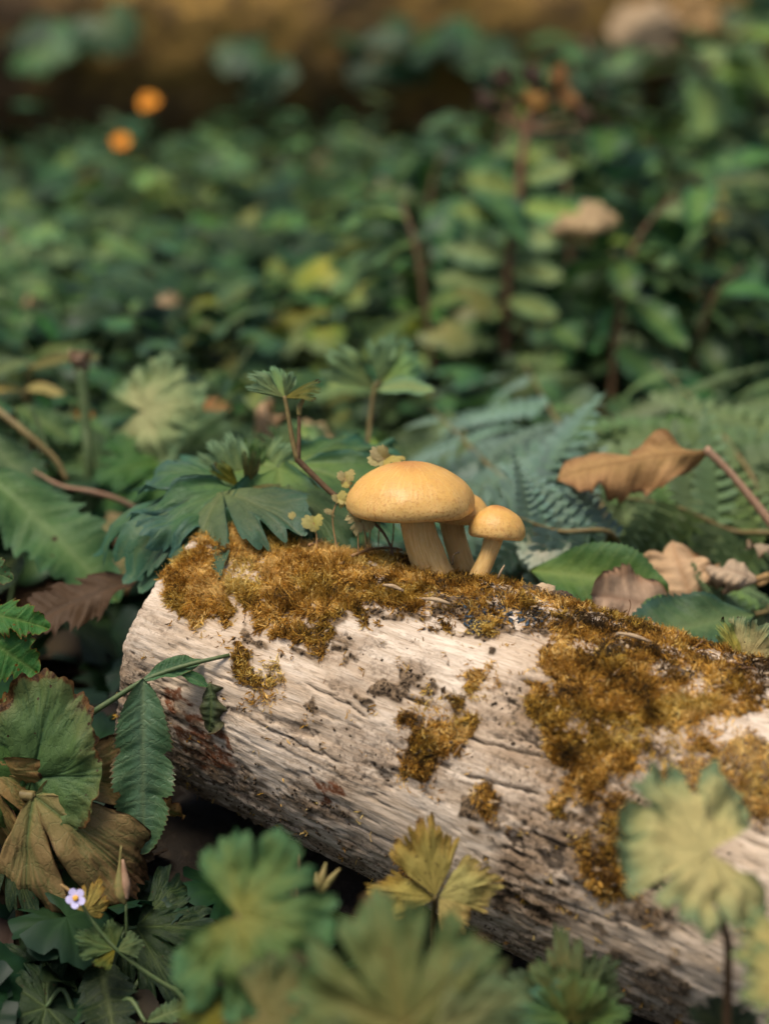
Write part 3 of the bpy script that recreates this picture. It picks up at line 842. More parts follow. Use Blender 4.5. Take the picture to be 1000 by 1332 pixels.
    TE = NT('end_grain')
    tce = TE.n('TexCoord').outputs['Object']
    vv = TE.n('VectorMath', {'operation': 'MULTIPLY'}, i0=tce, i1=(0, 1, 1)).outputs[0]
    ln = TE.n('VectorMath', {'operation': 'LENGTH'}, i0=vv).outputs[1]
    wv = TE.math('SINE', TE.math('ADD', TE.math('MULTIPLY', ln, 1600.0), TE.math('MULTIPLY', TE.noise(tce, 40, 4), 14.0)))
    ce = TE.mix(TE.rng(wv, -1, 1), (0.28, 0.2, 0.13), (0.48, 0.38, 0.27))
    ce = TE.mix(TE.rng(TE.noise(tce, 60, 5, 0.65), 0.5, 0.7), ce, (0.09, 0.06, 0.035))
    TE.out(TE.n('BsdfPrincipled', None, Base_Color=ce, Roughness=0.9).outputs[0])
    put('sawn_end', mesh('sawn_end', EV, grid_faces(5, nph)[:, ::-1], TE.m), root, mat4)

    # ---------------- moss strands
    dA = (0.66 / nt) * (0.078 * np.gradient(ph))[None, :]
    prob = (moss * np.maximum(dA, 0) * np.where(vis, 1.0, 0.2)).ravel()
    prob /= prob.sum()
    NS = 125000
    idx = rng.choice(prob.size, NS, p=prob)
    jit = rng.normal(size=(NS, 3)) * 0.0004
    B0 = W.reshape(-1, 3)[idx] + jit
    Nn = N.reshape(-1, 3)[idx]
    ms = moss.ravel()[idx]
    hh = mh.ravel()[idx]
    tn = tone.ravel()[idx]
    fl = np.stack([noise(B0 * 260, 101), noise(B0 * 260, 102), noise(B0 * 260, 103)], 1) * 1.25
    rd = rng.normal(size=(NS, 3))
    grav = np.array([0, 0, -1.0])
    D = Nn * 0.38 + fl * 0.95 + rd * 0.45 + LA * 0.0 + grav * 0.18 * (1 - Nn[:, 2:3])
    D -= Nn * np.minimum((D * Nn).sum(1, keepdims=True) - 0.12, 0)
    D /= np.linalg.norm(D, axis=1)[:, None]
    ln = (0.0015 + 0.00024 * hh) * rng.uniform(0.4, 1.6, NS)
    S = np.cross(D, rng.normal(size=(NS, 3)))
    S /= np.linalg.norm(S, axis=1)[:, None]
    Q = np.cross(D, S)
    wd = rng.uniform(0.00016, 0.00032, NS)
    curl = (fl * 0.5 + rng.normal(size=(NS, 3)) * 0.25 + Nn * 0.15)
    B1 = B0 + D * (ln * 0.5)[:, None]
    B2 = B0 + D * ln[:, None] + curl * (ln * 0.35)[:, None]
    B0 = B0 - D * 0.0006
    w1 = wd[:, None]
    parts = [B0 - S * w1, B0 + S * w1, B1 + S * w1 * 0.9, B1 - S * w1 * 0.9, B2]
    # little side leaves
    for (f, sg, ax) in ((0.35, 1, S), (0.55, -1, S), (0.75, 1, S)):
        c = B0 + (B1 - B0) * min(1, f * 2) + (B2 - B1) * max(0, f * 2 - 1)
        tip = c + (ax * sg * 0.75 + D * 0.65 + Q * rng.normal(size=(NS, 1)) * 0.4) * (ln * 0.26)[:, None]
        parts += [c - D * w1 * 1.1, c + D * w1 * 1.1, tip]
    nvp = len(parts)
    MV = np.stack(parts, 1).reshape(-1, 3)
    base = (np.arange(NS) * nvp)[:, None]
    tris = np.concatenate([base + np.array([[0, 1, 2]]), base + np.array([[0, 2, 3]]), base + np.array([[3, 2, 4]])] +
                          [base + np.array([[5 + 3 * k, 6 + 3 * k, 7 + 3 * k]]) for k in range(3)])
    big = fbm(B1 * 90, 3, 111)
    u = np.clip(tn + 0.08 + 0.85 * big + rng.normal(size=NS) * 0.26, 0, 1)[:, None]
    dk = np.array([0.055, 0.032, 0.012])
    md = np.array([0.33, 0.155, 0.022])
    gd = np.array([0.64, 0.36, 0.06])
    pl = np.array([0.76, 0.52, 0.18])
    cl = np.where(u < 0.35, dk + (md - dk) * u / 0.35, np.where(u < 0.75, md + (gd - md) * (u - 0.35) / 0.4, gd + (pl - gd) * (u - 0.75) / 0.25))
    ol = sstep(0.15, 0.45, noise(B1 * 60, 121))[:, None] * 0.45
    cl = cl * (1 - ol) + ol * cl * np.array([0.78, 0.95, 0.75])
    cl = cl * rng.uniform(0.7, 1.25, NS)[:, None]
    CLV = np.repeat(cl[:, None, :], nvp, 1)
    TM = NT('moss')
    ac = TM.n('Attribute', {'attribute_name': 'tint'}).outputs[0]
    pr = TM.n('BsdfPrincipled', None, Base_Color=ac, Roughness=0.7)
    pr.inputs['Specular IOR Level'].default_value = 0.2
    tr = TM.n('BsdfTranslucent', None, Color=ac)
    TM.out(TM.n('MixShader', None, i0=0.3, i1=pr.outputs[0], i2=tr.outputs[0]).outputs[0])
    o = mk('moss', MV, tris, TM.m, root, smooth=False, col=CLV.reshape(-1, 3))
    o['kind'] = 'stuff'
    o['label'] = 'feathery golden brown moss in patches on the log'

    # ---------------- crumbs of bark and chips lying on the log, too small to pick apart
    def scatter(name, weight, count, mat, smin, smax, lab, flat=0.6, long=1.0):
        p = (weight * np.maximum(dA, 0)).ravel()
        p /= p.sum()
        ii = rng.choice(p.size, count, p=p)
        C0 = W.reshape(-1, 3)[ii]
        n0 = N.reshape(-1, 3)[ii]
        oct_ = np.array([[1, 0, 0], [-1, 0, 0], [0, 1, 0], [0, -1, 0], [0, 0, 1], [0, 0, -1]], float)
        of = np.array([[0, 2, 4], [2, 1, 4], [1, 3, 4], [3, 0, 4], [2, 0, 5], [1, 2, 5], [3, 1, 5], [0, 3, 5]])
        sz = rng.uniform(smin, smax, count) * rng.uniform(0.6, 1, count)
        d = rng.normal(size=(count, 3))
        d -= n0 * (d * n0).sum(1, keepdims=True) * 0.8
        d /= np.linalg.norm(d, axis=1)[:, None]
        e = np.cross(n0, d)
        vv = []
        for k in range(6):
            jj = rng.uniform(0.6, 1.3, (count, 1))
            vv.append(C0 + n0 * (sz * 0.35)[:, None] + (d * oct_[k, 0] * long + e * oct_[k, 1] * 0.7 + n0 * oct_[k, 2] * flat) * sz[:, None] * jj)
        VV = np.stack(vv, 1).reshape(-1, 3)
        FF = (np.arange(count) * 6)[:, None, None] + of[None]
        ob = mk(name, VV, FF.reshape(-1, 3), M[mat], root, smooth=False)
        ob['kind'] = 'stuff'
        ob['label'] = lab
    scatter('bark_crumbs', (crumb + 0.12 * rough * (moss < 0.1) + 0.25 * (moss > 0.2) * (tone < 0.6)) * vis, 3600, 'crumb', 0.0004, 0.0016, 'dark crumbs of rotten bark on the log')
    edge = in_poly(px, py, [(620, 750), (760, 740), (900, 800), (1000, 860), (1000, 930), (880, 890), (760, 830), (640, 800)]) & vis
    scatter('wood_chips', (edge * 1.0 + 0.12 * (moss > 0.2)) * vis, 420, 'chip', 0.0006, 0.0022, 'pale wood chips caught in the moss', 0.35, 2.2)
    bl = in_poly(px, py, [(605, 790), (640, 775), (720, 800), (700, 815), (650, 808), (620, 830), (602, 812)]) & vis
    scatter('dark_flakes', bl * 1.0 + 0.0, 150, 'char', 0.0006, 0.0018, 'blue black flakes in the moss below the small mushroom', 0.3, 2.0)
    scatter('white_grains', (edge + 0.05 * (moss > 0.3)) * vis * 1.0, 46, 'white', 0.0003, 0.0007, 'tiny white grains scattered in the moss', 0.9)
    return root, W, N, px, py, vis


LOG, LW, LN, LPX, LPY, LVIS = build_log()


LDEP = proj(LW)[2]


def on_log(x, y, lift=0.0):
    """the point of the log's surface seen at a photo pixel"""
    d = (LPX - x) ** 2 + (LPY - y) ** 2 + np.where(LVIS, 0, 1e9)
    d = d + LDEP * 400
    i = np.unravel_index(np.argmin(d), d.shape)
    return Vector(LW[i] + LN[i] * lift)


# the thick knot of rotten wood and stray stalks on the log
def lump_on_log(x, y, r, mat, name, lab):
    c = np.array(on_log(x, y))
    u = np.linspace(0, np.pi, 14)
    v = np.linspace(0, 2 * np.pi, 24)
    U, Vv = np.meshgrid(u, v, indexing='ij')
    D = np.stack([np.sin(U) * np.cos(Vv), np.sin(U) * np.sin(Vv), np.cos(U)], -1)
    rr = r * (1 + 0.55 * fbm(D * 2.2 + x, 4, int(x)))
    V = c + D * rr[..., None] * np.array([1.3, 1, 0.8])
    o = mk(name, V.reshape(-1, 3), grid_faces(14, 24), M[mat], LOG)
    o['label'] = lab


lump_on_log(714, 752, 0.0055, 'chip', 'rotten_wood_lump', 'crumbly pale wood lump at the log top edge')
lump_on_log(733, 758, 0.0050, 'crumb', 'rotten_wood_lump', 'crumbly dark wood lump at the log top edge')
lump_on_log(690, 770, 0.0042, 'crumb', 'rotten_wood_lump', 'dark wood lump in the moss')
lump_on_log(845, 815, 0.0035, 'chip', 'rotten_wood_lump', 'pale wood lump in the moss')
for (x0, y0, x1, y1, bx_, by_) in ((498, 770, 525, 780, 0, 0), (548, 788, 585, 797, 0, 0), (800, 836, 845, 848, 0, 0)):
    a, b = on_log(x0, y0, 0.004), on_log(x1, y1, 0.004)
    V, Fc = tube([tuple(a), tuple((a + b) / 2 + Vector((0, -0.001, 0.0012))), tuple(b)], [0.0005, 0.0011, 0.0006], 6, 8)
    mk('wood_splinter', V, Fc, M['chip'], LOG)
for (x0, y0, x1, y1, mt) in ((815, 802, 818, 780, 'hide'), (862, 822, 852, 835, 'hide'), (900, 850, 913, 833, 'hide'), (942, 873, 972, 870, 'hide'), (876, 838, 880, 820, 'hide'), (845, 815, 842, 803, 'hide'), (905, 851, 930, 868, 'hide'), (960, 878, 985, 872, 'hide')):
    a = on_log(x0, y0, 0.002)
    dd = proj(np.array(a))[2]
    b = P(x1, y1, float(dd))
    V, Fc = tube([tuple(a), tuple((a + b) / 2 + Vector((0.001, 0, 0.001))), tuple(b)], [0.0003, 0.00022, 0.0004], 5, 8)
    mk('dry_stalk', V, Fc, M[mt], LOG)


# ------------------------------------------------------------------ mushrooms
def cap_material():
    T = NT('mushroom_cap')
    tc = T.n('TexCoord').outputs['Object']
    at = T.n('SeparateColor', None, Color=T.n('Attribute', {'attribute_name': 'leaf'}).outputs[0]).outputs
    s = at[0]     # 0 at the crown, 1 at the rim
    n1 = T.noise(tc, 70, 4, 0.6)
    n2 = T.noise(tc, 760, 3, 0.6, 0.4)
    st = T.n('CombineXYZ', None, X=T.math('MULTIPLY', at[1], 90.0), Y=T.math('MULTIPLY', s, 7.0), Z=0.0).outputs[0]
    n3 = T.noise(st, 1.0, 4, 0.6, 0.4)
    ss = T.math('ADD', s, T.math('MULTIPLY', T.math('SUBTRACT', n1, 0.5), 0.35))
    c = T.mix(T.rng(ss, 0.0, 0.34), (0.42, 0.16, 0.028), (0.62, 0.345, 0.085))
    c = T.mix(T.rng(ss, 0.35, 0.9), c, (0.70, 0.46, 0.17))
    c = T.mix(T.math('MULTIPLY', T.rng(n3, 0.48, 0.68), 0.35), c, (0.74, 0.49, 0.18))
    sp = T.math('MULTIPLY', T.rng(n2, 0.5, 0.64), T.rng(s, 0.25, 0.75, 0.15, 0.7))
    c = T.mix(sp, c, (0.46, 0.215, 0.055))
    c = T.mix(T.math('MULTIPLY', T.rng(n1, 0.5, 0.75), 0.3), c, (0.50, 0.255, 0.07))
    bp = T.n('Bump', None, Strength=0.4, Distance=0.0007, Height=T.math('ADD', T.math('MULTIPLY', n2, 0.7), T.math('MULTIPLY', n3, 0.8))).outputs[0]
    pr = T.n('BsdfPrincipled', None, Base_Color=c, Roughness=0.42, Normal=bp)
    pr.inputs['Specular IOR Level'].default_value = 0.4
    pr.inputs['Subsurface Weight'].default_value = 0.18
    pr.inputs['Subsurface Radius'].default_value = (1.0, 0.45, 0.15)
    pr.inputs['Subsurface Scale'].default_value = 0.004
    return T.out(pr.outputs[0])


def stem_material():
    T = NT('mushroom_stem')
    at = T.n('SeparateColor', None, Color=T.n('Attribute', {'attribute_name': 'leaf'}).outputs[0]).outputs
    st = T.n('CombineXYZ', None, X=T.math('MULTIPLY', at[1], 75.0), Y=T.math('MULTIPLY', at[0], 4.0), Z=0.0).outputs[0]
    n1 = T.noise(st, 1.0, 4, 0.6, 0.3)
    st2 = T.n('CombineXYZ', None, X=T.math('MULTIPLY', at[1], 60.0), Y=T.math('MULTIPLY', at[0], 18.0), Z=0.0).outputs[0]
    n2 = T.noise(st2, 1.0, 4, 0.65)
    c = T.mix(T.rng(n1, 0.3, 0.7), (0.60, 0.34, 0.10), (0.78, 0.51, 0.19))
    c = T.mix(T.math('MULTIPLY', T.rng(n2, 0.5, 0.7), 0.5), c, (0.72, 0.54, 0.30))
    c = T.mix(T.math('MULTIPLY', T.rng(at[0], 0.25, 0.0), 0.45), c, (0.34, 0.18, 0.07))
    bp = T.n('Bump', None, Strength=0.35, Distance=0.0005, Height=T.math('ADD', n1, T.math('MULTIPLY', n2, 0.5))).outputs[0]
    pr = T.n('BsdfPrincipled', None, Base_Color=c, Roughness=0.65, Normal=bp)
    pr.inputs['Specular IOR Level'].default_value = 0.25
    pr.inputs['Subsurface Weight'].default_value = 0.12
    pr.inputs['Subsurface Radius'].default_value = (1.0, 0.45, 0.15)
    pr.inputs['Subsurface Scale'].default_value = 0.003
    return T.out(pr.outputs[0])


M['cap'] = cap_material()
M['mstem'] = stem_material()
M['gill'] = plain_mat('mushroom_gill', (0.36, 0.22, 0.10), (0.48, 0.32, 0.16), 400, 0.7)


def mushroom(label, capc, rad, hgt, axis, stem_pts, stem_r, seed, prof=None):
    """capc: point at the middle of the cap's rim plane"""
    base = Vector(stem_pts[0])
    root = thing('mushroom', base, label, 'mushroom', 'golden mushrooms on the log')
    ax = np.array(Vector(axis).normalized())
    e1 = np.cross(ax, [0.2, 1, 0.1])
    e1 /= np.linalg.norm(e1)
    e2 = np.cross(ax, e1)
    c = np.array(capc)
    # outside profile: crown to rim, then rolled under
    prof = prof or [(0.0, 1.0), (0.12, 0.99), (0.26, 0.95), (0.42, 0.865), (0.58, 0.735), (0.73, 0.56), (0.86, 0.34), (0.95, 0.10), (0.992, -0.12), (1.0, -0.28), (0.985, -0.42), (0.94, -0.53), (0.87, -0.58), (0.8, -0.58)]
    pr = catmull([(a, b, 0) for a, b in prof], 44)
    n = 110
    th = np.linspace(0, 2 * np.pi, n + 1)
    RR, TH = np.meshgrid(pr[:, 0], th, indexing='ij')
    ZZ = np.repeat(pr[:, 1][:, None], n + 1, 1)
    cx, cy = RR * np.cos(TH), RR * np.sin(TH)
    w = 1 + 0.045 * noise(np.stack([cx * 1.4 + seed, cy * 1.4, ZZ * 0.7], -1), 3) + 0.014 * noise(np.stack([cx * 5 + seed, cy * 5, ZZ * 3], -1), 5)
    zw = 0.05 * RR ** 2 * noise(np.stack([cx * 1.2 + seed * 2, cy * 1.2, 0 * cx], -1), 7)
    V = c + rad * (w * cx)[..., None] * e1 + rad * (w * cy)[..., None] * e2 + (hgt * (ZZ * w + zw))[..., None] * ax
    s = np.linspace(0, 1, 44)
    A = np.stack([np.repeat(s[:, None], n + 1, 1), TH / (2 * np.pi), 0 * TH], -1)
    cap = mk('cap', V.reshape(-1, 3), grid_faces(44, n + 1), M['cap'], root, leaf=A.reshape(-1, 3))
    # gills: thin radial plates under the cap
    GV, GF = [], []
    for k in range(72):
        a = 2 * np.pi * k / 72
        d = np.cos(a) * e1 + np.sin(a) * e2
        i = len(GV)
        GV += [c + d * rad * 0.12 + ax * hgt * 0.05, c + d * rad * 0.9 + ax * hgt * -0.45, c + d * rad * 0.6 - ax * hgt * 0.5, c + d * rad * 0.14 - ax * hgt * 0.42]
        GF.append((i, i + 1, i + 2, i + 3))
    i = len(GV)
    g = mk('gills', GV, GF, M['gill'], root, smooth=False)
    g['kind'] = 'stuff'
    m = 30
    C = catmull([tuple(p) for p in stem_pts], m)
    r = np.interp(np.linspace(0, 1, m), np.linspace(0, 1, len(stem_r)), stem_r)
    T = np.gradient(C, axis=0)
    T /= np.linalg.norm(T, axis=1)[:, None]
    ns = 48
    ph = np.linspace(0, 2 * np.pi, ns + 1)
    SV, SA = [], []
    for i in range(m):
        a = np.cross(T[i], [0.1, 1, 0.2])
        a /= np.linalg.norm(a)
        b = np.cross(T[i], a)
        rr = r[i] * (1 + 0.06 * noise(np.stack([np.cos(ph) * 1.5 + seed, np.sin(ph) * 1.5, ph * 0 + i * 0.12], 1), 9) + 0.02 * noise(np.stack([np.cos(ph) * 9, np.sin(ph) * 9 + seed, ph * 0 + i * 0.1], 1), 10))
        SV.append(C[i] + rr[:, None] * (np.cos(ph)[:, None] * a + np.sin(ph)[:, None] * b))
        SA.append(np.stack([np.full(ns + 1, i / (m - 1)), ph / (2 * np.pi), 0 * ph], 1))
    mk('stem', np.concatenate(SV), grid_faces(m, ns + 1), M['mstem'], root, leaf=np.concatenate(SA))
    return root


MD = float(proj(np.array(on_log(565, 742)))[2])
print('mushroom depth', MD)
mm = MD * KPX
AXB = UP * 0.985 + Vector((-0.02, 0, 0)) - FW * 0.14
mushroom('largest golden mushroom with a wide domed cap, in front of its two companions',
         P(534, 644, MD - 0.002), 84 * mm, 44 * mm, AXB,
         [P(568, 757, MD - 0.002), P(560, 735, MD - 0.002), P(547, 700, MD - 0.003), P(539, 660, MD - 0.002)], [27 * mm, 24.5 * mm, 21.5 * mm, 22 * mm], 1.3)
mushroom('middle golden mushroom half hidden behind the largest cap',
         P(596, 664, MD + 0.022), 44 * mm, 27 * mm, UP * 0.985 + Vector((0.06, 0, 0)) - FW * 0.10,
         [P(606, 752, MD + 0.012), P(600, 730, MD + 0.013), P(590, 695, MD + 0.018), P(586, 670, MD + 0.022)], [17 * mm, 15 * mm, 15 * mm, 17 * mm], 4.1)
mushroom('smallest golden mushroom with a slim leaning stem beside the other two',
         P(646, 684, MD - 0.004), 37 * mm, 26 * mm, UP * 0.985 + Vector((0.08, 0, 0)) - FW * 0.12,
         [P(617, 764, MD - 0.006), P(623, 748, MD - 0.006), P(635, 720, MD - 0.005), P(645, 690, MD - 0.004)], [12.5 * mm, 12 * mm, 11 * mm, 13 * mm], 7.7)

# fine seed threads by the stems
V, Fc = tube([tuple(P(588, 735, MD - 0.02)), tuple(P(590, 722, MD - 0.021)), tuple(P(597, 718, MD - 0.021))], [0.0003, 0.0003, 0.0006], 5, 10)
mk('dry_stalk', V, Fc, M['crumb'], LOG)
V, Fc = tube([tuple(P(647, 752, MD - 0.02)), tuple(P(652, 742, MD - 0.021)), tuple(P(656, 735, MD - 0.021))], [0.0004, 0.0006, 0.0003], 5, 8)
mk('dry_stalk', V, Fc, M['chip'], LOG)

# ------------------------------------------------------------------ pale seedlings on the log
SD = MD + 0.02


def seedling(label, pts, leaves, r=1.1, d=0.0, mat='thread'):
    d = float(proj(np.array(on_log(pts[0][0], max(pts[0][1], 706))))[2]) + 0.002 + d
    ps = [P(x, y, d) for x, y in pts]
    ps[0] = on_log(pts[0][0], max(pts[0][1], 706), -0.001) if pts[0][1] > 700 else ps[0]
    root = thing('seedling', ps[0], label, 'seedling', 'pale seedlings on the log')
    V, Fc = tube([tuple(p) for p in ps], [r * mm, r * mm * 0.8], 6, 12)
    mk('stem', V, Fc, M[mat], root)
    for (bx_, by_, tx, ty, shp, nh, wd) in leaves:
        hero_leaf(root, shp, 'seed', (bx_, by_, d), (bx_ + (tx - bx_) * 0.72, by_ + (ty - by_) * 0.72, d - 0.003), nh, wd)
    return root


NB = Vector((0.1, -0.6, 0.8))
seedling('pale yellow seedling with a fan leaf, second from the teal leaf', [(411, 722), (412, 700), (408, 680)], [(409, 681, 421, 668, 'seed', NB, 1.0), (408, 681, 388, 672, 'seed', NB, 1.1)])
seedling('small pale seedling nearest the teal leaf on the moss', [(391, 715), (392, 698), (388, 674)], [(389, 674, 372, 664, 'seed', NB, 0.7)])
seedling('tall pale seedling with tiny round leaves on a forked reddish stem', [(440, 724), (434, 690), (433, 668), (440, 650)],
         [(433, 667, 419, 660, 'seed', NB, 0.6), (440, 652, 452, 636, 'seed', NB, 0.9), (440, 650, 431, 642, 'seed', NB, 0.9), (442, 648, 455, 655, 'seed', NB, 0.9)])
seedling('pale seedling with two leaves touching the rim of the largest cap', [(478, 728), (474, 690), (462, 650), (448, 622)],
         [(449, 622, 437, 612, 'seed', NB, 1.0), (450, 622, 463, 610, 'seed', NB, 1.0), (452, 626, 444, 634, 'seed', NB, 1.0)], d=0.004)
seedling('pale seedling with serrated leaves peeking over the largest cap', [(505, 730), (512, 690), (508, 640), (502, 606), (499, 596)],
         [(500, 597, 480, 574, 'seed', NB, 0.8), (500, 598, 470, 592, 'seed', NB, 0.8), (503, 597, 536, 590, 'seed', Vector((0, -0.3, 1)), 0.6), (500, 596, 497, 572, 'seed', NB, 0.7)], d=0.006)
seedling('seedling with a serrated yellow green leaf hanging under the largest cap', [(465, 735), (466, 715), (466, 690), (470, 676)],
         [(472, 672, 457, 703, 'three', Vector((0, -1, 0.3)), 0.9), (470, 672, 452, 672, 'seed', NB, 0.8), (470, 670, 492, 664, 'seed', NB, 0.8)])
for lab, x0, x1, yb in (('bare reddish seedling stem left of the largest mushroom stem', 492, 492, 738), ('bare thin seedling stem below the serrated hanging leaf', 474, 480, 735)):
    ps = [on_log(x0, yb, -0.001), P(x1, 710, SD), P(x1 + 2, 670, SD)]
    rt = thing('seedling', ps[0], lab, 'seedling', 'pale seedlings on the log')
    V, Fc = tube([tuple(p) for p in ps], [1.2 * mm, 0.9 * mm], 6, 10)
    mk('stem', V, Fc, M['thread'], rt)
    hero_leaf(rt, 'seed', 'seed', (x1 + 2, 671, SD), (x1 + 14, 664, SD), NB, 0.8)
for i, pts in enumerate(([(455, 735), (480, 726), (505, 722), (520, 716)], [(400, 722), (425, 712), (445, 714)])):
    ps = [on_log(x, y, 0.004) for x, y in pts]
    V, Fc = tube([tuple(p) for p in ps], [0.0009, 0.0006], 6, 14)
    o = mk('twig', V, Fc, M['thread'], None, at=ps[0])
    tag(o, ['thin tan twig lying on the moss by the largest mushroom', 'thin tan twig lying on the moss below the teal leaves'][i], 'twig')

# the arching sprig with a fresh leaf at its tip
sp = [P(517, 738, MD + 0.004), P(503, 700, MD + 0.012), P(484, 678, MD + 0.016), P(455, 657, MD + 0.018), P(430, 640, MD + 0.02), P(392, 603, MD + 0.02), P(386, 597, MD + 0.02)]
rt = thing('leafy_sprig', sp[0], 'dark arching sprig with a small fresh three part leaf at its tip', 'sprig')
V, Fc = tube([tuple(p) for p in sp], [1.8 * mm, 1.8 * mm, 2.6 * mm, 3.4 * mm, 3.8 * mm, 4.2 * mm, 4.6 * mm], 8, 26)
mk('stem', V, Fc, M['stembrown'], rt)
d = MD + 0.02
stalk(rt, [(387, 598, d), (380, 570, d), (374, 535, d), (370, 515, d)], [4.2 * mm, 3 * mm, 2.6 * mm], 'stemolive', 'leaf_stalk')
stalk(rt, [(388, 598, d), (389, 565, d), (389, 540, d)], [3.6 * mm, 2.6 * mm, 2.4 * mm], 'stembrown', 'side_shoot')
stalk(rt, [(389, 541, d), (390, 528, d), (398, 515, d)], [3.2 * mm, 4.2 * mm, 1.2 * mm], 'bud', 'bud', 7, 10)
hero_leaf(rt, 'leaflet', 'fresh', (369, 517, d), (326, 480, d - 0.012), Vector((0.35, -0.6, 0.8)), 1.1)
hero_leaf(rt, 'leaflet', 'fresh', (370, 517, d), (354, 466, d + 0.004), Vector((0.4, -1, 0.3)), 1.0)
hero_leaf(rt, 'leaflet', 'fresh', (371, 517, d), (381, 482, d - 0.006), Vector((0.3, -1, 0.25)), 1.0)
hero_leaf(rt, 'leaflet', 'olive', (371, 517, d), (414, 498, d - 0.012), Vector((-0.3, -0.6, 0.8)), 1.1)

# ------------------------------------------------------------------ plants standing behind the log
def plant(name, label, cat, root_px, leaves, group=None, stalks=(), rmm=1.2, stem_mat='stem', ground=True):
    """leaves: (shape, material, base px, tip px, normal, wide, stalk?)"""
    b = P(*root_px)
    if ground:
        b = ground_at(b)
    rt = thing(name, b, label, cat, group)
    for lf in leaves:
        shp, mt, bb, tt, nh, wd = lf[:6]
        hero_leaf(rt, shp, mt, bb, tt, nh, wd)
        if len(lf) < 7 or lf[6]:
            p = P(*bb)
            sm = lf[6] if len(lf) > 6 and isinstance(lf[6], str) else stem_mat
            mid = (p * 0.6 + b * 0.4) + Vector((0, 0.012, 0.012))
            V, Fc = tube([tuple(b), tuple(mid), tuple(p)], [rmm * 0.0013, rmm * 0.001, rmm * 0.0007], 7, 12)
            mk('leaf_stalk', V, Fc, M[sm], rt)
    for pts, rad, mt in stalks:
        V, Fc = tube([tuple(P(*q)) if isinstance(q, tuple) else tuple(q) for q in pts], rad, 8, 18)
        mk('stem', V, Fc, M[mt], rt)
    return rt


UPC = Vector((0, -0.55, 0.85))
plant('buttercup_plant', 'bushy plant with blue green lobed leaves draped over the log end', 'plant', (330, 720, 1.06), [
    ('butter2', 'teal', (312, 636, 1.0), (190, 650, 0.96), Vector((-0.1, -0.5, 1)), 1.0),
    ('three_deep', 'teal', (290, 640, 0.99), (212, 738, 0.93), Vector((-0.5, -0.6, 0.7)), 0.8),
    ('butter2', 'teal', (362, 606, 1.02), (372, 726, 0.925), Vector((0, -0.75, 0.75)), 1.05),
    ('three', 'green', (375, 632, 1.0), (450, 690, 0.95), Vector((0.2, -0.5, 0.9)), 0.9),
    ('leaflet', 'fresh', (316, 634, 1.03), (272, 566, 1.02), Vector((0.5, -0.9, 0.4)), 1.0),
    ('leaflet', 'fresh', (318, 634, 1.02), (300, 556, 1.01), Vector((0.5, -0.9, 0.3)), 0.9),
    ('leaflet', 'green', (324, 632, 1.03), (330, 566, 1.02), Vector((-0.2, -1, 0.3)), 0.9),
    ('leaflet', 'fresh', (328, 632, 1.03), (376, 568, 1.02), Vector((-0.5, -0.9, 0.4)), 1.0),
    ('leaflet', 'olive', (312, 634, 1.0), (280, 600, 0.99), Vector((0.4, -0.9, 0.4)), 0.9),
    ('leaflet', 'olive', (320, 634, 1.0), (333, 590, 0.985), Vector((0.3, -1, 0.2)), 0.8),
    ('leaflet', 'olive', (322, 636, 1.0), (354, 630, 0.98), Vector((0, -0.6, 0.8)), 0.9),
    ('butter', 'green', (395, 600, 1.09), (330, 570, 1.08), UPC, 0.9),
    ('butter', 'green', (390, 640, 1.07), (440, 610, 1.07), UPC, 1.0),
], rmm=1.4)
plant('leafy_sprig', 'upright sprig with three pale teal leaflets above the largest mushroom', 'sprig', (474, 720, 1.16), [
    ('leaflet', 'fresh', (486, 506, 1.13), (428, 455, 1.11), Vector((0.4, -0.9, 0.4)), 1.2, False),
    ('leaflet', 'fresh', (494, 498, 1.13), (500, 434, 1.12), Vector((0.2, -1, 0.25)), 1.1, False),
    ('leaflet', 'teal', (495, 498, 1.13), (534, 430, 1.13), Vector((-0.2, -1, 0.3)), 1.2, False),
    ('leaflet', 'fresh', (496, 500, 1.125), (548, 462, 1.12), Vector((-0.3, -0.9, 0.4)), 1.0, False),
    ('lance', 'fresh', (488, 507, 1.12), (558, 490, 1.10), Vector((0, -0.5, 0.9)), 1.2, False),
], stalks=[([Vector(ground_at(P(474, 720, 1.16))), (478, 600, 1.13), (480, 560, 1.13), (487, 506, 1.13), (495, 496, 1.13)], [0.0016, 0.0014, 0.001], 'stemolive')])
plant('lobed_leaf_plant', 'pale green lobed leaf with a yellowish centre behind the log end', 'plant', (188, 700, 1.22), [
    ('roundflat', 'cream', (186, 534, 1.21), (264, 516, 1.19), Vector((0, -0.75, 0.75)), 1.0, 'stembrown'),
    ('butter', 'green', (215, 600, 1.2), (130, 610, 1.18), UPC, 1.0),
    ('butter', 'green', (235, 590, 1.24), (300, 560, 1.22), UPC, 1.0),
    ('oval', 'green', (205, 520, 1.32), (235, 470, 1.32), UPC, 1.2),
], rmm=1.6)
b = ground_at(P(120, 660, 1.21))
rt = thing('cut_stalk', b, 'thick green hollow stalk broken off with a pinkish dry top', 'stalk')
V, Fc = tube([tuple(b), tuple(P(117, 620, 1.2)), tuple(P(112, 550, 1.2)), tuple(P(106, 480, 1.2))], [8 * 1.2 * KPX, 7.5 * 1.2 * KPX, 7 * 1.2 * KPX, 7.5 * 1.2 * KPX], 14, 24)
mk('stem', V, Fc, M['stem'], rt)
V, Fc = tube([tuple(P(106, 482, 1.2)), tuple(P(105, 468, 1.2)), tuple(P(104, 461, 1.2)), tuple(P(104, 459, 1.2))], [7.5 * 1.2 * KPX, 10 * 1.2 * KPX, 15 * 1.2 * KPX, 13 * 1.2 * KPX], 12, 10)
Vn = np.array(V) + 0.0012 * rng.normal(size=V.shape)
mk('dry_top', Vn, Fc, M['stempink'], rt)
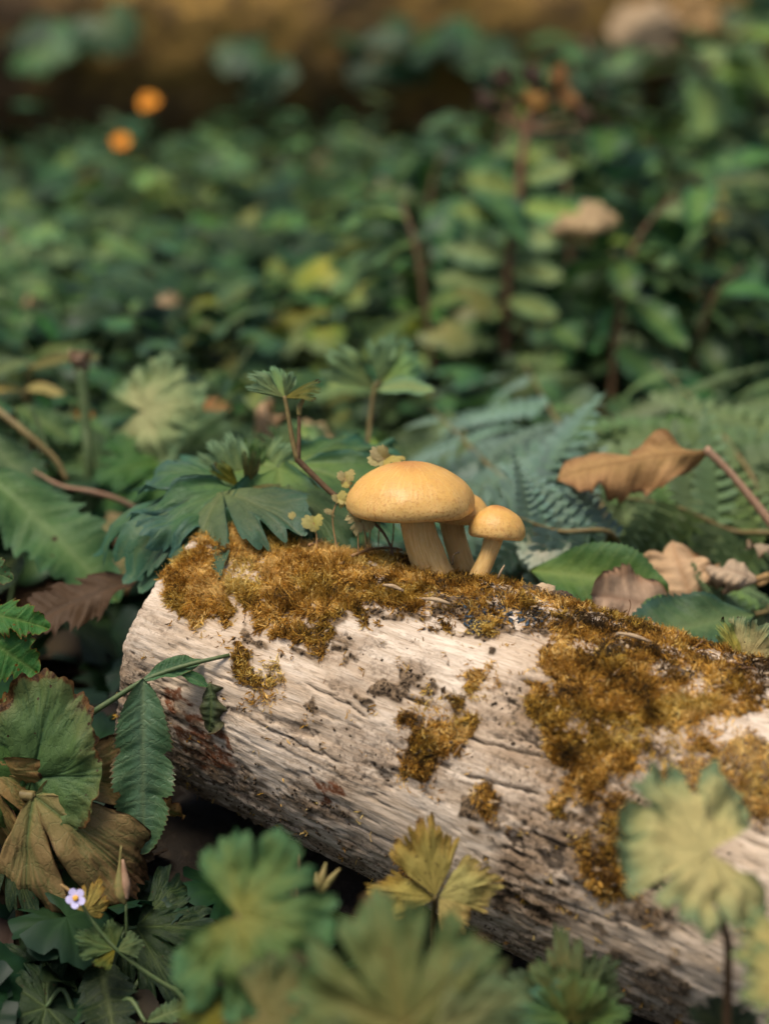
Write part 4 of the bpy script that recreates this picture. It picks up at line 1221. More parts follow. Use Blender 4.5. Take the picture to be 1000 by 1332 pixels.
plant('toothed_leaf_plant', 'plant with a large drooping toothed leaf beside the log end', 'plant', (-20, 800, 1.1), [
    ('bigtooth', 'green', (-25, 612, 1.09), (152, 750, 1.04), Vector((0.2, -0.7, 0.75)), 1.0),
    ('bigtooth', 'green', (-30, 560, 1.14), (60, 640, 1.10), UPC, 1.0),
    ('oval', 'deep', (30, 720, 1.1), (-30, 760, 1.06), UPC, 1.0),
], stalks=[([(-20, 520, 1.13), (30, 560, 1.12), (70, 595, 1.12), (88, 625, 1.12)], [0.0026, 0.002, 0.0016], 'stemolive'),
           ([(66, 596, 1.12), (50, 550, 1.12), (40, 530, 1.12)], [0.0014, 0.001], 'stem'),
           ([(44, 612, 1.12), (80, 632, 1.115), (120, 640, 1.12), (165, 655, 1.13), (215, 690, 1.15)], [0.0005, 0.0011, 0.0016, 0.0015, 0.0019], 'stempink')])
plant('yellowing_plant', 'yellowing narrow leafed plant left of the broken stalk', 'plant', (30, 640, 1.25), [
    ('lance', 'olive', (35, 480, 1.25), (118, 446, 1.23), UPC, 0.8, 'stemolive'),
    ('lance', 'green', (40, 470, 1.25), (-30, 480, 1.24), UPC, 1.4, 'stemolive'),
    ('lance', 'yellow', (32, 505, 1.25), (76, 500, 1.23), UPC, 0.9, 'stemolive'),
    ('lance', 'yellow', (30, 508, 1.25), (-20, 498, 1.24), UPC, 0.9, 'stemolive'),
    ('bigtooth', 'green', (20, 530, 1.22), (90, 560, 1.2), UPC, 1.1, 'stemolive'),
    ('oval', 'green', (60, 560, 1.24), (130, 600, 1.2), UPC, 1.1, 'stemolive'),
])
plant('broad_leaf_plant', 'broad smooth green leaf beside the smallest mushroom, behind the log', 'plant', (800, 790, 1.06), [
    ('oval', 'green', (690, 742, 1.02), (862, 752, 0.985), Vector((-0.1, -0.75, 0.75)), 0.9),
    ('oval', 'teal', (980, 800, 1.0), (815, 815, 0.965), Vector((0.0, -0.6, 0.85)), 0.85),
    ('lance', 'deep', (740, 770, 1.03), (800, 790, 0.99), UPC, 1.2),
])
plant('frilly_plant', 'pale frilly whitish plant behind the smallest mushroom', 'plant', (705, 760, 1.06), [
    ('butter', 'lichen', (706, 712, 1.04), (675, 700, 1.03), UPC, 1.0),
    ('butter', 'lichen', (712, 715, 1.04), (740, 705, 1.04), UPC, 1.0),
    ('butter', 'lichen', (703, 718, 1.03), (690, 735, 1.02), UPC, 1.0),
    ('butter', 'lichen', (710, 708, 1.05), (715, 690, 1.05), UPC, 1.0),
])
plant('buttercup_plant', 'small yellow green lobed leaf sprouting at the log rim near the dead twig', 'plant', (966, 900, 0.94), [
    ('wedge', 'pale', (964, 866, 0.93), (936, 812, 0.92), Vector((0.3, -0.8, 0.6)), 0.9),
    ('wedge', 'pale', (965, 866, 0.93), (1000, 810, 0.92), Vector((-0.2, -0.8, 0.6)), 1.1),
    ('wedge', 'green', (964, 866, 0.93), (925, 845, 0.92), UPC, 0.7),
])
# single dead leaves
def single(name, label, cat, shp, mt, b, t, nh, wd, stalk_pts=None, smat='stembrown', r=0.0012, group=None, roll=0.0):
    rt = thing(name, P(*b), label, cat, group)
    hero_leaf(rt, shp, mt, b, t, nh, wd, roll, 'blade')
    if stalk_pts:
        stalk(rt, stalk_pts, [r, r * 0.9, r * 1.2], smat, 'leaf_stalk')
    return rt


single('dead_leaf', 'curled orange brown dead leaf lying on the fern fronds', 'dead leaf', 'curl', 'deadorange', (925, 585, 1.06), (728, 598, 1.04), Vector((0.05, -0.75, 0.75)), 0.75,
       [(917, 583, 1.059), (955, 622, 1.06), (1010, 690, 1.06)], 'stempink', 0.0022)
single('dead_leaf', 'dark brown jagged dead leaf lying flat beside the log end', 'dead leaf', 'jag', 'dead', (188, 752, 1.02), (10, 795, 0.99), Vector((0.0, -0.45, 0.9)), 0.72, [(185, 752, 1.02), (200, 748, 1.03), (215, 745, 1.04)])
single('dead_leaf', 'pale crumpled dead leaf behind the log, largest of the tan ones', 'dead leaf', 'crumple', 'deadpale', (908, 800, 1.035), (862, 690, 1.03), Vector((-0.3, -0.85, 0.5)), 1.15, [(898, 785, 1.04), (940, 770, 1.04), (1000, 748, 1.03)], 'stemorange', 0.0016)
single('dead_leaf', 'flat pale tan dead leaf wedged under the green leaf behind the log', 'dead leaf', 'flatdead', 'deadpale', (872, 792, 1.0), (780, 768, 0.98), Vector((0.1, -0.8, 0.6)), 1.0)
single('dead_leaf', 'small shredded tan dead leaf on the orange twig at the picture edge', 'dead leaf', 'crumple', 'deadpale', (985, 756, 1.03), (928, 722, 1.02), Vector((0, -0.7, 0.7)), 0.9, [(975, 752, 1.04), (990, 760, 1.04), (1010, 740, 1.04)], 'stemorange', 0.0014)
single('dead_leaf', 'small curled tan dead leaf above the shredded one', 'dead leaf', 'roll', 'deadpale', (1010, 712, 1.05), (975, 704, 1.04), UPC, 1.0)
single('dead_leaf', 'cream coloured dead leaf among the green carpet behind the yellowing plant', 'dead leaf', 'flatdead', 'deadpale', (240, 395, 1.68), (145, 378, 1.66), UPC, 0.55)
single('dead_leaf', 'round brown dead leaf in the carpet at the picture edge', 'dead leaf', 'crumple', 'deadpale', (20, 395, 1.7), (70, 372, 1.68), UPC, 0.9)
single('dead_leaf', 'peach coloured dead leaf among the sprays, larger of a pair', 'dead leaf', 'crumple', 'deadpale', (806, 288, 1.55), (730, 262, 1.53), Vector((0, -0.8, 0.6)), 1.0)
single('dead_leaf', 'peach coloured dead leaf among the sprays, smaller of a pair', 'dead leaf', 'crumple', 'deadpale', (748, 298, 1.56), (718, 284, 1.55), Vector((0, -0.8, 0.6)), 1.0)
single('dead_leaf', 'orange dead leaf low between the broken stalk and the pale lobed leaf', 'dead leaf', 'flatdead', 'deadorange', (70, 560, 1.3), (115, 540, 1.28), UPC, 0.9)
single('dead_leaf', 'orange dead leaf in the shade right of the pale lobed leaf', 'dead leaf', 'flatdead', 'deadorange', (300, 535, 1.3), (265, 520, 1.3), UPC, 0.9)
single('dead_leaf', 'pinkish curled dead leaf behind the arching sprig', 'dead leaf', 'roll', 'deadpale', (335, 520, 1.25), (352, 575, 1.22), UPC, 0.8)
single('dead_leaf', 'tan dead leaf behind the arching sprig, nearer the cap', 'dead leaf', 'crumple', 'deadpale', (395, 545, 1.25), (425, 575, 1.22), UPC, 0.8)
single('dead_leaf', 'rusty dead leaf among the carpet above the teal sprig', 'dead leaf', 'crumple', 'deadorange', (530, 308, 1.9), (495, 292, 1.9), UPC, 0.9)
single('dead_leaf', 'dark red brown dead leaf hanging in the sprays', 'dead leaf', 'roll', 'dead', (875, 285, 1.95), (872, 325, 1.93), Vector((0, -1, 0.2)), 1.0)
single('dead_leaf', 'ochre dead leaf on the soil below the teal leaf at the log end', 'dead leaf', 'flatdead', 'ochre', (180, 690, 1.12), (150, 745, 1.06), UPC, 0.5)
single('dead_leaf', 'golden dead leaf on the soil behind the broken stalk', 'dead leaf', 'crumple', 'ochre', (120, 690, 1.18), (165, 660, 1.15), UPC, 0.7)

# ------------------------------------------------------------------ ferns
def pinna_mesh(mat, n=14, seed=0, kb=0.55):
    V, Fc, A = [], [], []
    R = np.random.default_rng(seed)
    for i in range(n):
        x0 = 0.03 + 0.93 * i / n
        sp = 0.93 / n
        ln = 0.155 * (1 - (i / n) ** 1.6) + 0.02
        for sg in (-1, 1):
            k = len(V)
            an = math.radians(66 - 8 * i / n)
            dx, dy = math.cos(an), math.sin(an) * sg
            nx, ny = -dy, dx
            wv = sp * 0.37
            l = ln * R.uniform(0.9, 1.08)
            tilt = 0.5 * sg
            cx, cy = x0 + (sp * 0.5 if sg > 0 else 0), 0
            prof = [(0.0, 0.8), (0.35, 1.0), (0.7, 0.85), (0.93, 0.45)]
            for (f, ww) in prof:
                for q in (-1, 1):
                    V.append((cx + dx * l * f + nx * wv * ww * q, cy + dy * l * f + ny * wv * ww * q, -0.10 * f * l - q * tilt * wv * ww * sg + 0.01 * R.normal() * f))
                    A.append((f, 0.0, 0))
            V.append((cx + dx * l * 1.02, cy + dy * l * 1.02, -0.14 * l))
            A.append((1, 0, 0))
            Fc += [(k, k + 1, k + 3, k + 2), (k + 2, k + 3, k + 5, k + 4), (k + 4, k + 5, k + 7, k + 6), (k + 6, k + 7, k + 8)]
    k = len(V)
    V += [(0, -0.008, 0.008), (0, 0.008, 0.008), (1, 0.002, 0.003), (1, -0.002, 0.003)]
    A += [(0, 1, 0)] * 4
    Fc.append((k, k + 3, k + 2, k + 1))
    V = bend(np.array(V), kb, 0)
    return mesh('pinna', V, Fc, M[mat], leaf=np.array(A), smooth=True)


PINNA = {m: [pinna_mesh(m, 10, q, 0.3 + 0.35 * q) for q in range(3)] for m in ('fern', 'fernblue')}


def fern(label, base_px, fronds, group='ferns behind the log'):
    b = ground_at(P(*base_px))
    rt = thing('fern', b, label, 'fern', group)
    for (pts, plen, npair, nrm, mats, pang) in fronds:
        ps = [tuple(P(*p)) for p in pts]
        full = [tuple(b)] + ps
        C = catmull(ps, 60)
        V, Fc = tube(full, [0.0022, 0.0016, 0.0012, 0.0005], 6, 24)
        fr = mk('frond', V, Fc, M['stemolive'], rt)
        T = np.gradient(C, axis=0)
        T /= np.linalg.norm(T, axis=1)[:, None]
        for i in range(npair):
            f = (i + 0.3) / npair
            k = int(f * 59)
            prof = (math.sin(math.pi * (0.22 + 0.78 * f) ** 0.9)) ** 0.8 if f > 0.05 else 0.75
            prof = max(0.12, prof)
            nrm = Vector((random.uniform(-.25, .25), -0.85, 0.75))
            t = Vector(T[k])
            nn = Vector(nrm)
            nn = (nn - nn.dot(t) * t).normalized()
            side = nn.cross(t)
            for sg in (-1, 1):
                an = math.radians(pang + random.uniform(-4, 4))
                d = t * math.cos(an) + side * math.sin(an) * sg + nn * random.uniform(0.02, 0.12) - Vector((0, 0, 0.12))
                ll = plen * prof * random.uniform(0.93, 1.07)
                p0 = Vector(C[k]) + t * (0.004 * sg)
                mt = mats[0] if sg < 0 else mats[1]
                put('pinna', random.choice(PINNA[mt]), fr, frame(p0, p0 + d.normalized() * ll, nn - t * 0.15 + Vector(np.random.default_rng(i * 2 + sg + 5).normal(size=3)) * 0.06, 0, 1.15))
    return rt


FN = Vector((0, -0.85, 0.75))
fern('fern with bluish green fronds fanning out beside the orange dead leaf', (790, 720, 1.25), [
    ([(790, 690, 1.13), (760, 610, 1.18), (720, 540, 1.26), (680, 470, 1.38)], 0.12, 6, FN, ('fern', 'fernblue'), 72),
    ([(730, 700, 1.12), (680, 650, 1.13), (620, 590, 1.18), (560, 530, 1.26)], 0.095, 7, FN, ('fernblue', 'fernblue'), 66),
    ([(640, 640, 1.3), (600, 560, 1.36), (545, 500, 1.46), (500, 470, 1.55)], 0.09, 6, FN, ('fernblue', 'fern'), 66),
    ([(800, 700, 1.06), (720, 690, 1.04), (640, 660, 1.03)], 0.065, 7, FN, ('fernblue', 'fernblue'), 62),
])
fern('grey green fern at the picture edge behind the dead twig', (960, 720, 1.3), [
    ([(985, 650, 1.15), (950, 580, 1.2), (900, 520, 1.28), (850, 470, 1.38)], 0.115, 6, FN, ('fern', 'fern'), 70),
    ([(1010, 700, 1.1), (950, 690, 1.1), (880, 660, 1.1), (800, 645, 1.1)], 0.085, 7, FN, ('fern', 'fern'), 66),
    ([(1030, 640, 1.16), (1040, 560, 1.24), (1010, 480, 1.36)], 0.115, 6, FN, ('fern', 'fern'), 70),
    ([(1000, 790, 1.06), (960, 800, 1.04), (900, 790, 1.02)], 0.05, 8, FN, ('fern', 'fern'), 62),
])
fern('fern half lost in the carpet above the orange dead leaf', (800, 560, 1.75), [
    ([(790, 540, 1.5), (760, 480, 1.55), (770, 430, 1.62), (800, 390, 1.72)], 0.105, 6, FN, ('fern', 'fern'), 64),
    ([(850, 500, 1.5), (880, 440, 1.58), (940, 410, 1.7)], 0.105, 6, FN, ('fern', 'fern'), 64),
])

# ------------------------------------------------------------------ the left group in front of the log end
REMAP = True
rt = plant('pinnate_leaf_plant', 'dark green serrated leaf hanging over the log end from a slanting stalk', 'plant', (20, 1040, 0.9), [
    ('hang', 'hang', (186, 882, 0.865), (186, 1118, 0.845), Vector((0.12, -1, 0.25)), 1.02, False),
    ('oval', 'hang', (184, 886, 0.866), (262, 850, 0.872), Vector((-0.2, -0.6, 0.8)), 0.62, False),
    ('oval', 'hang', (225, 872, 0.87), (275, 888, 0.868), Vector((0.2, -0.5, 0.85)), 0.6, False),
], stalks=[([Vector(ground_at(P(20, 1040, 0.9))), (60, 975, 0.875), (105, 938, 0.87), (150, 908, 0.868), (190, 884, 0.868), (240, 866, 0.87), (299, 852, 0.875)], [0.0016, 0.0014, 0.0014, 0.0012, 0.0011, 0.0009], 'stem')])
hero_leaf(rt, 'oval', 'green', (120, 925, 0.875), (75, 960, 0.88), UPC, 0.7)
rs = single('shrivelled_leaf', 'small shrivelled dark leaf dangling against the log', 'dead leaf', 'roll', 'shrivel', (274, 888, 0.872), (280, 958, 0.868), Vector((0.5, -1, 0.1)), 0.9)
plant('spotted_leaf_plant', 'green serrated leaves with brown specks and tattered margins at the picture edge', 'plant', (-60, 1000, 0.95), [
    ('jag', 'holes', (-60, 790, 0.9), (62, 806, 0.885), Vector((0.1, -0.7, 0.7)), 0.7),
    ('jag', 'holes', (-62, 800, 0.9), (46, 872, 0.88), Vector((0.1, -0.9, 0.5)), 1.0),
    ('jag', 'holes', (-70, 720, 0.93), (14, 748, 0.915), Vector((0.1, -0.8, 0.6)), 0.8),
])
rt = plant('brown_edged_plant', 'plant with a cupped green leaf and a large withered ochre leaf, both edged brown', 'plant', (20, 1110, 0.88), [
    ('kidney', 'brownedge', (42, 1012, 0.862), (72, 880, 0.845), Vector((-0.15, -1, 0.35)), 0.78, 'stemolive'),
    ('kidney', 'brownedge', (35, 1012, 0.864), (-25, 905, 0.85), Vector((0.25, -1, 0.35)), 0.72, 'stemolive'),
    ('droop', 'ochre', (44, 1034, 0.855), (196, 1150, 0.815), Vector((0.1, -0.8, 0.7)), 0.98, 'stemolive'),
    ('droop', 'ochre', (-30, 990, 0.86), (14, 1150, 0.83), Vector((-0.4, -0.9, 0.4)), 0.6, 'stemolive'),
    ('bigtooth', 'green', (10, 1000, 0.87), (30, 1060, 0.86), UPC, 0.8, 'stem'),
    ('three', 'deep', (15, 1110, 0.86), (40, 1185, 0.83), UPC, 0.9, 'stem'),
], stalks=[([(-10, 1015, 0.87), (20, 1032, 0.862), (45, 1036, 0.857)], [0.0022, 0.0026, 0.0026], 'stemolive')], rmm=1.5)
single('dead_leaf', 'dark rolled dead leaf poking out behind the hanging serrated leaf', 'dead leaf', 'roll', 'ochre', (195, 1045, 0.89), (240, 1062, 0.88), Vector((0, -0.8, 0.5)), 0.8)
plant('dark_lobed_plant', 'deeply lobed green leaves, shade painted into their colour, at the lower picture corner', 'plant', (110, 1330, 0.86), [
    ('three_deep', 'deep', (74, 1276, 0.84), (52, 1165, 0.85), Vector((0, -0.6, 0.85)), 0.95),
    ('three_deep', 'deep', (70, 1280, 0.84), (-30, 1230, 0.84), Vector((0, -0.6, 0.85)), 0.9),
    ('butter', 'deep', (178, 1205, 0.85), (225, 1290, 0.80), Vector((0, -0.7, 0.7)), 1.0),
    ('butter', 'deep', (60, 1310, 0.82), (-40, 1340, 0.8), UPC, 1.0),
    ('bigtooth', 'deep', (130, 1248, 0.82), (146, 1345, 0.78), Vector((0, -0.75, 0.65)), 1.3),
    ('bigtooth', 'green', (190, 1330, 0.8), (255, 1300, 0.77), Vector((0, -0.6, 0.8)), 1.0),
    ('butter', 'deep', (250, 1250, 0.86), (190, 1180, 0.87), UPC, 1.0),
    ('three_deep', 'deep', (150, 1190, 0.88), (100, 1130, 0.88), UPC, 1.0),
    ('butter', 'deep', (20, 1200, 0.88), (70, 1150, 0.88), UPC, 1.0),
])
# flower stem
rt = plant('small_flower', 'tiny pale lilac flower with a yellow eye on a thin leafy stem', 'flower', (262, 1330, 0.80), [
    ('wedge', 'green', (150, 1234, 0.765), (96, 1216, 0.76), Vector((0, -0.7, 0.75)), 0.75, False),
    ('wedge', 'green', (150, 1234, 0.765), (140, 1196, 0.765), Vector((0.1, -0.9, 0.4)), 0.7, False),
    ('wedge', 'green', (153, 1236, 0.765), (186, 1222, 0.76), Vector((0, -0.7, 0.75)), 0.8, False),
    ('wedge', 'olive', (150, 1236, 0.765), (122, 1256, 0.755), Vector((0, -0.7, 0.75)), 0.8, False),
    ('three', 'yellow', (112, 1186, 0.775), (134, 1142, 0.78), Vector((0.2, -0.9, 0.4)), 0.6, False),
], stalks=[([Vector(ground_at(P(262, 1330, 0.80))), (244, 1306, 0.775), (200, 1272, 0.77), (155, 1238, 0.766), (128, 1208, 0.765), (112, 1185, 0.765), (104, 1170, 0.765)], [0.0013, 0.0012, 0.0010, 0.0008, 0.0007, 0.0006], 'stem')])
fc = P(101, 1166, 0.763) - FW * 0.004
kf = 0.86 * KPX
petal_V = []
nrm = Vector((-0.15, -0.85, 0.5)).normalized()
e1 = nrm.cross(Vector((0, 0, 1))).normalized()
e2 = nrm.cross(e1)
pv = [(0.1, 0), (0.35, 0.30), (0.7, 0.42), (0.95, 0.25), (1.02, 0), (0.95, -0.25), (0.7, -0.42), (0.35, -0.30)]
for k in range(5):
    a = 2 * math.pi * k / 5 + 0.3
    dx = e1 * math.cos(a) + e2 * math.sin(a)
    dy = nrm.cross(dx)
    V = [fc + dx * 0.6 * 13.5 * kf + nrm * 0.0003]
    V += [fc + (dx * u + dy * v) * 13.5 * kf + nrm * (0.10 * u * u + 0.06 * abs(v)) * 13 * kf for u, v in pv]
    mk('petal', [tuple(v) for v in V], [(0, i + 1, (i + 1) % 8 + 1) for i in range(8)], M['petal'], rt)
V, Fc = tube([tuple(fc - nrm * 0.001), tuple(fc + nrm * 0.0008), tuple(fc + nrm * 0.0014)], [3.2 * kf, 4.2 * kf, 2.5 * kf], 10, 6)
mk('flower_eye', V, Fc, M['petalcentre'], rt)
V, Fc = tube([tuple(P(110, 1172, 0.768)), tuple(P(90, 1158, 0.768)), tuple(P(79, 1150, 0.768))], [1.6 * kf, 2.6 * kf, 1.6 * kf], 7, 8)
mk('faded_bud', V, Fc, M['stemorange'], rt)
# seed bud beside it
b = ground_at(P(168, 1260, 0.84))
rt = thing('seed_bud', b, 'olive beaked seed bud on a thin stalk below the withered leaf', 'seed bud')
V, Fc = tube([tuple(b), tuple(P(166, 1230, 0.79)), tuple(P(164, 1175, 0.775))], [0.001, 0.0008, 0.0006], 7, 12)
mk('stem', V, Fc, M['stem'], rt)
V, Fc = tube([tuple(P(163, 1176, 0.775)), tuple(P(158, 1165, 0.775)), tuple(P(156, 1150, 0.775)), tuple(P(156, 1130, 0.775)), tuple(P(158, 1100, 0.775))], [0.0008, 0.0026, 0.0024, 0.0009, 0.0004], 9, 18)
mk('seed_pod', V, Fc, M['bud'], rt)
V, Fc = tube([tuple(P(165, 1170, 0.774)), tuple(P(164, 1150, 0.774)), tuple(P(160, 1118, 0.774))], [0.0008, 0.0022, 0.0005], 8, 12)
mk('seed_pod', V, Fc, M['stempink'], rt)
REMAP = False
# withered calyx under the log
b = ground_at(P(415, 1230, 0.88))
rt = thing('seed_bud', b, 'withered tan calyx on a thin stalk in the gap under the log', 'seed bud')
V, Fc = tube([tuple(b), tuple(P(416, 1190, 0.83)), tuple(P(420, 1158, 0.82))], [0.001, 0.0008, 0.0007], 7, 12)
mk('stem', V, Fc, M['stemolive'], rt)
for (tx, ty) in ((442, 1130), (424, 1122), (436, 1140), (412, 1135)):
    V, Fc = tube([tuple(P(418, 1162, 0.82)), tuple(P((418 + tx) / 2 - 2, (1162 + ty) / 2, 0.818)), tuple(P(tx, ty, 0.82))], [0.0011, 0.0016, 0.0005], 7, 10)
    mk('seed_pod', V, Fc, M['bud'], rt)
for (x0, y0, x1, y1) in ((386, 1175, 390, 1112), (383, 1180, 378, 1120)):
    V, Fc = tube([tuple(P(395, 1200, 0.83)), tuple(P(x0, y0, 0.825)), tuple(P(x1, y1, 0.825))], [0.0008, 0.0006, 0.0003], 6, 10)
    mk('seed_beak', V, Fc, M['hide'], rt)

# ------------------------------------------------------------------ foreground leaves near the lens
plant('lobed_leaf_plant', 'out of focus green lobed leaf with yellowish middle in front of the log', 'plant', (320, 1420, 0.725), [
    ('roundflat', 'midgreen', (310, 1190, 0.710), (428, 1222, 0.695), Vector((0, -0.85, 0.615)), 1.05, 'stemolive'),
    ('roundflat', 'olive', (340, 1320, 0.685), (420, 1345, 0.675), Vector((0, -0.7, 0.750)), 1.2, 'stemolive'),
    ('butter', 'olive', (290, 1330, 0.705), (240, 1360, 0.695), Vector((0, -0.7, 0.750)), 1.1, 'stemolive'),
], rmm=1.6)
plant('lobed_leaf_plant', 'largest out of focus green leaf rising at the bottom edge', 'plant', (560, 1560, 0.685), [
    ('butter', 'speckled', (525, 1335, 0.665), (490, 1165, 0.670), Vector((0, -0.9, 0.565)), 1.0, 'stemolive'),
    ('butter', 'speckled', (560, 1345, 0.665), (680, 1290, 0.665), Vector((0.1, -0.85, 0.665)), 0.95, 'stemolive'),
    ('three', 'speckled', (470, 1360, 0.665), (410, 1345, 0.660), Vector((0, -0.85, 0.665)), 0.9, 'stemolive'),
], rmm=1.6)
plant('yellow_leaf_plant', 'yellow three part leaf with dark specks in front of the log', 'plant', (560, 1290, 0.855), [
    ('wedge', 'yellow', (566, 1166, 0.830), (546, 1060, 0.830), Vector((0.1, -0.9, 0.45)), 0.72, 'stemolive'),
    ('wedge', 'yellow', (571, 1166, 0.830), (650, 1138, 0.825), Vector((0, -0.8, 0.665)), 0.75, False),
    ('wedge', 'yellow', (565, 1168, 0.832), (474, 1160, 0.827), Vector((0, -0.8, 0.665)), 0.6, False),
    ('wedge', 'yellow', (571, 1168, 0.828), (606, 1214, 0.820), Vector((0, -0.8, 0.665)), 0.7, False),
])
plant('leafy_rosette', 'dark green rosette of toothed leaflets under the log at the bottom edge', 'plant', (745, 1380, 0.790), [
    ('three', 'olive', (742, 1322, 0.785), (732, 1206, 0.785), Vector((0, -0.95, 0.4)), 0.62, 'stem'),
    ('wedge', 'green', (744, 1320, 0.785), (792, 1240, 0.785), Vector((-0.2, -0.85, 0.5)), 0.75, False),
    ('wedge', 'green', (738, 1322, 0.78), (652, 1276, 0.775), Vector((0, -0.8, 0.6)), 0.8, False),
    ('wedge', 'speckled', (738, 1322, 0.775), (690, 1256, 0.77), Vector((0.1, -0.85, 0.5)), 0.8, False),
    ('three', 'speckled', (742, 1328, 0.77), (750, 1270, 0.76), Vector((0, -0.85, 0.5)), 0.8, False),
    ('three', 'green', (746, 1325, 0.775), (815, 1318, 0.765), Vector((0, -0.8, 0.6)), 0.8, False),
    ('three', 'teal', (736, 1325, 0.77), (668, 1322, 0.76), Vector((0, -0.8, 0.6)), 0.8, False),
])
plant('lobed_leaf_plant', 'pale lobed leaf with yellow centre on a dark stalk before the log', 'plant', (950, 1420, 0.745), [
    ('roundflat', 'pale', (922, 1108, 0.725), (806, 1092, 0.715), Vector((0, -0.55, 0.85)), 1.1, False),
    ('butter', 'deep', (940, 1335, 0.745), (900, 1310, 0.745), UPC, 1.0, False),
    ('butter', 'deep', (950, 1335, 0.745), (985, 1320, 0.745), UPC, 1.0, False),
], stalks=[([Vector(ground_at(P(950, 1420, 0.745))), (946, 1290, 0.735), (940, 1200, 0.730), (922, 1110, 0.726)], [0.0018, 0.0016, 0.0014], 'stembrown')])
plant('lobed_leaf_plant', 'pale green leaf cut off by the picture edge below the pale lobed leaf', 'plant', (1040, 1450, 0.725), [
    ('butter', 'pale', (1020, 1240, 0.705), (964, 1238, 0.695), Vector((0, -0.7, 0.750)), 1.0),
    ('butter', 'pale', (1030, 1280, 0.695), (972, 1290, 0.685), Vector((0, -0.7, 0.750)), 1.0),
])
plant('leafy_sprig', 'tiny lobed green leaflet between the two blurred front leaves', 'sprig', (400, 1330, 0.770), [
    ('three', 'green', (398, 1262, 0.745), (440, 1276, 0.740), Vector((0, -0.75, 0.715)), 0.8),
])

# ------------------------------------------------------------------ the dark log lying across the back
def back_log():
    r0 = 0.24
    cy, cz = 2.12, 0.17
    n, m = 260, 90
    x = np.linspace(-2.2, 2.2, n)
    ph = np.linspace(0, 2 * np.pi, m)
    X, PHI = np.meshgrid(x, ph, indexing='ij')
    q = np.stack([X * 4, np.cos(PHI) * 1.4, np.sin(PHI) * 1.4], -1)
    r = r0 * (1 + 0.10 * fbm(q, 3, 201) + 0.035 * fbm(q * 7, 3, 203) - 0.04 * np.abs(fbm(q * np.array([2, 9, 9]), 2, 205)))
    V = np.stack([X, cy + 0.10 * X + r * np.cos(PHI) + 0.05 * np.sin(X * 2), cz + r * np.sin(PHI)], -1)
    T = NT('mossy_bark')
    tc = T.n('TexCoord').outputs['Object']
    n1 = T.noise(tc, 5, 5, 0.6)
    n2 = T.noise(tc, 28, 5, 0.65)
    c = T.mix(T.rng(n1, 0.36, 0.58), (0.12, 0.07, 0.03), (0.36, 0.205, 0.045))
    c = T.mix(T.math('MULTIPLY', T.rng(n2, 0.45, 0.65), 0.7), c, (0.05, 0.032, 0.018))
    bp = T.n('Bump', None, Strength=0.8, Distance=0.02, Height=n2).outputs[0]
    T.out(T.n('BsdfPrincipled', None, Base_Color=c, Roughness=0.95, Normal=bp).outputs[0])
    rt = thing('mossy_log', (0, cy, 0), 'dark mossy fallen log lying across the far edge of the undergrowth', 'log')
    mk('bark', V.reshape(-1, 3), grid_faces(n, m)[:, ::-1], T.m, rt)
    return rt, V


BL, BV = back_log()
# stripped pale patch of bark: a slab of bare wood on the trunk
for (x0, y0, rx, rz, mt) in ((820, 45, 52, 40, 'deadpale'), (890, 40, 44, 36, 'ochre'), (850, 84, 40, 16, 'deadpale'), (790, 88, 26, 14, 'ochre')):
    px, py, dp = proj(BV.reshape(-1, 3))
    i = np.argmin((px - x0) ** 2 + (py - y0) ** 2 + dp * 300)
    c = BV.reshape(-1, 3)[i]
    dd = dp[i] * KPX
    u = np.linspace(0, np.pi, 16)
    v = np.linspace(0, 2 * np.pi, 32)
    U, Vv = np.meshgrid(u, v, indexing='ij')
    D = np.stack([np.sin(U) * np.cos(Vv), np.cos(U), np.sin(U) * np.sin(Vv)], -1)
    rr = 1 + 0.75 * fbm(D * 2.4 + x0, 4, 7)
    V = c + D * rr[..., None] * np.array([rx * dd, 0.022, rz * dd])
    mk('bare_wood', V.reshape(-1, 3), grid_faces(16, 32), M['chip' if mt == 'deadpale' else 'stemorange'], BL)

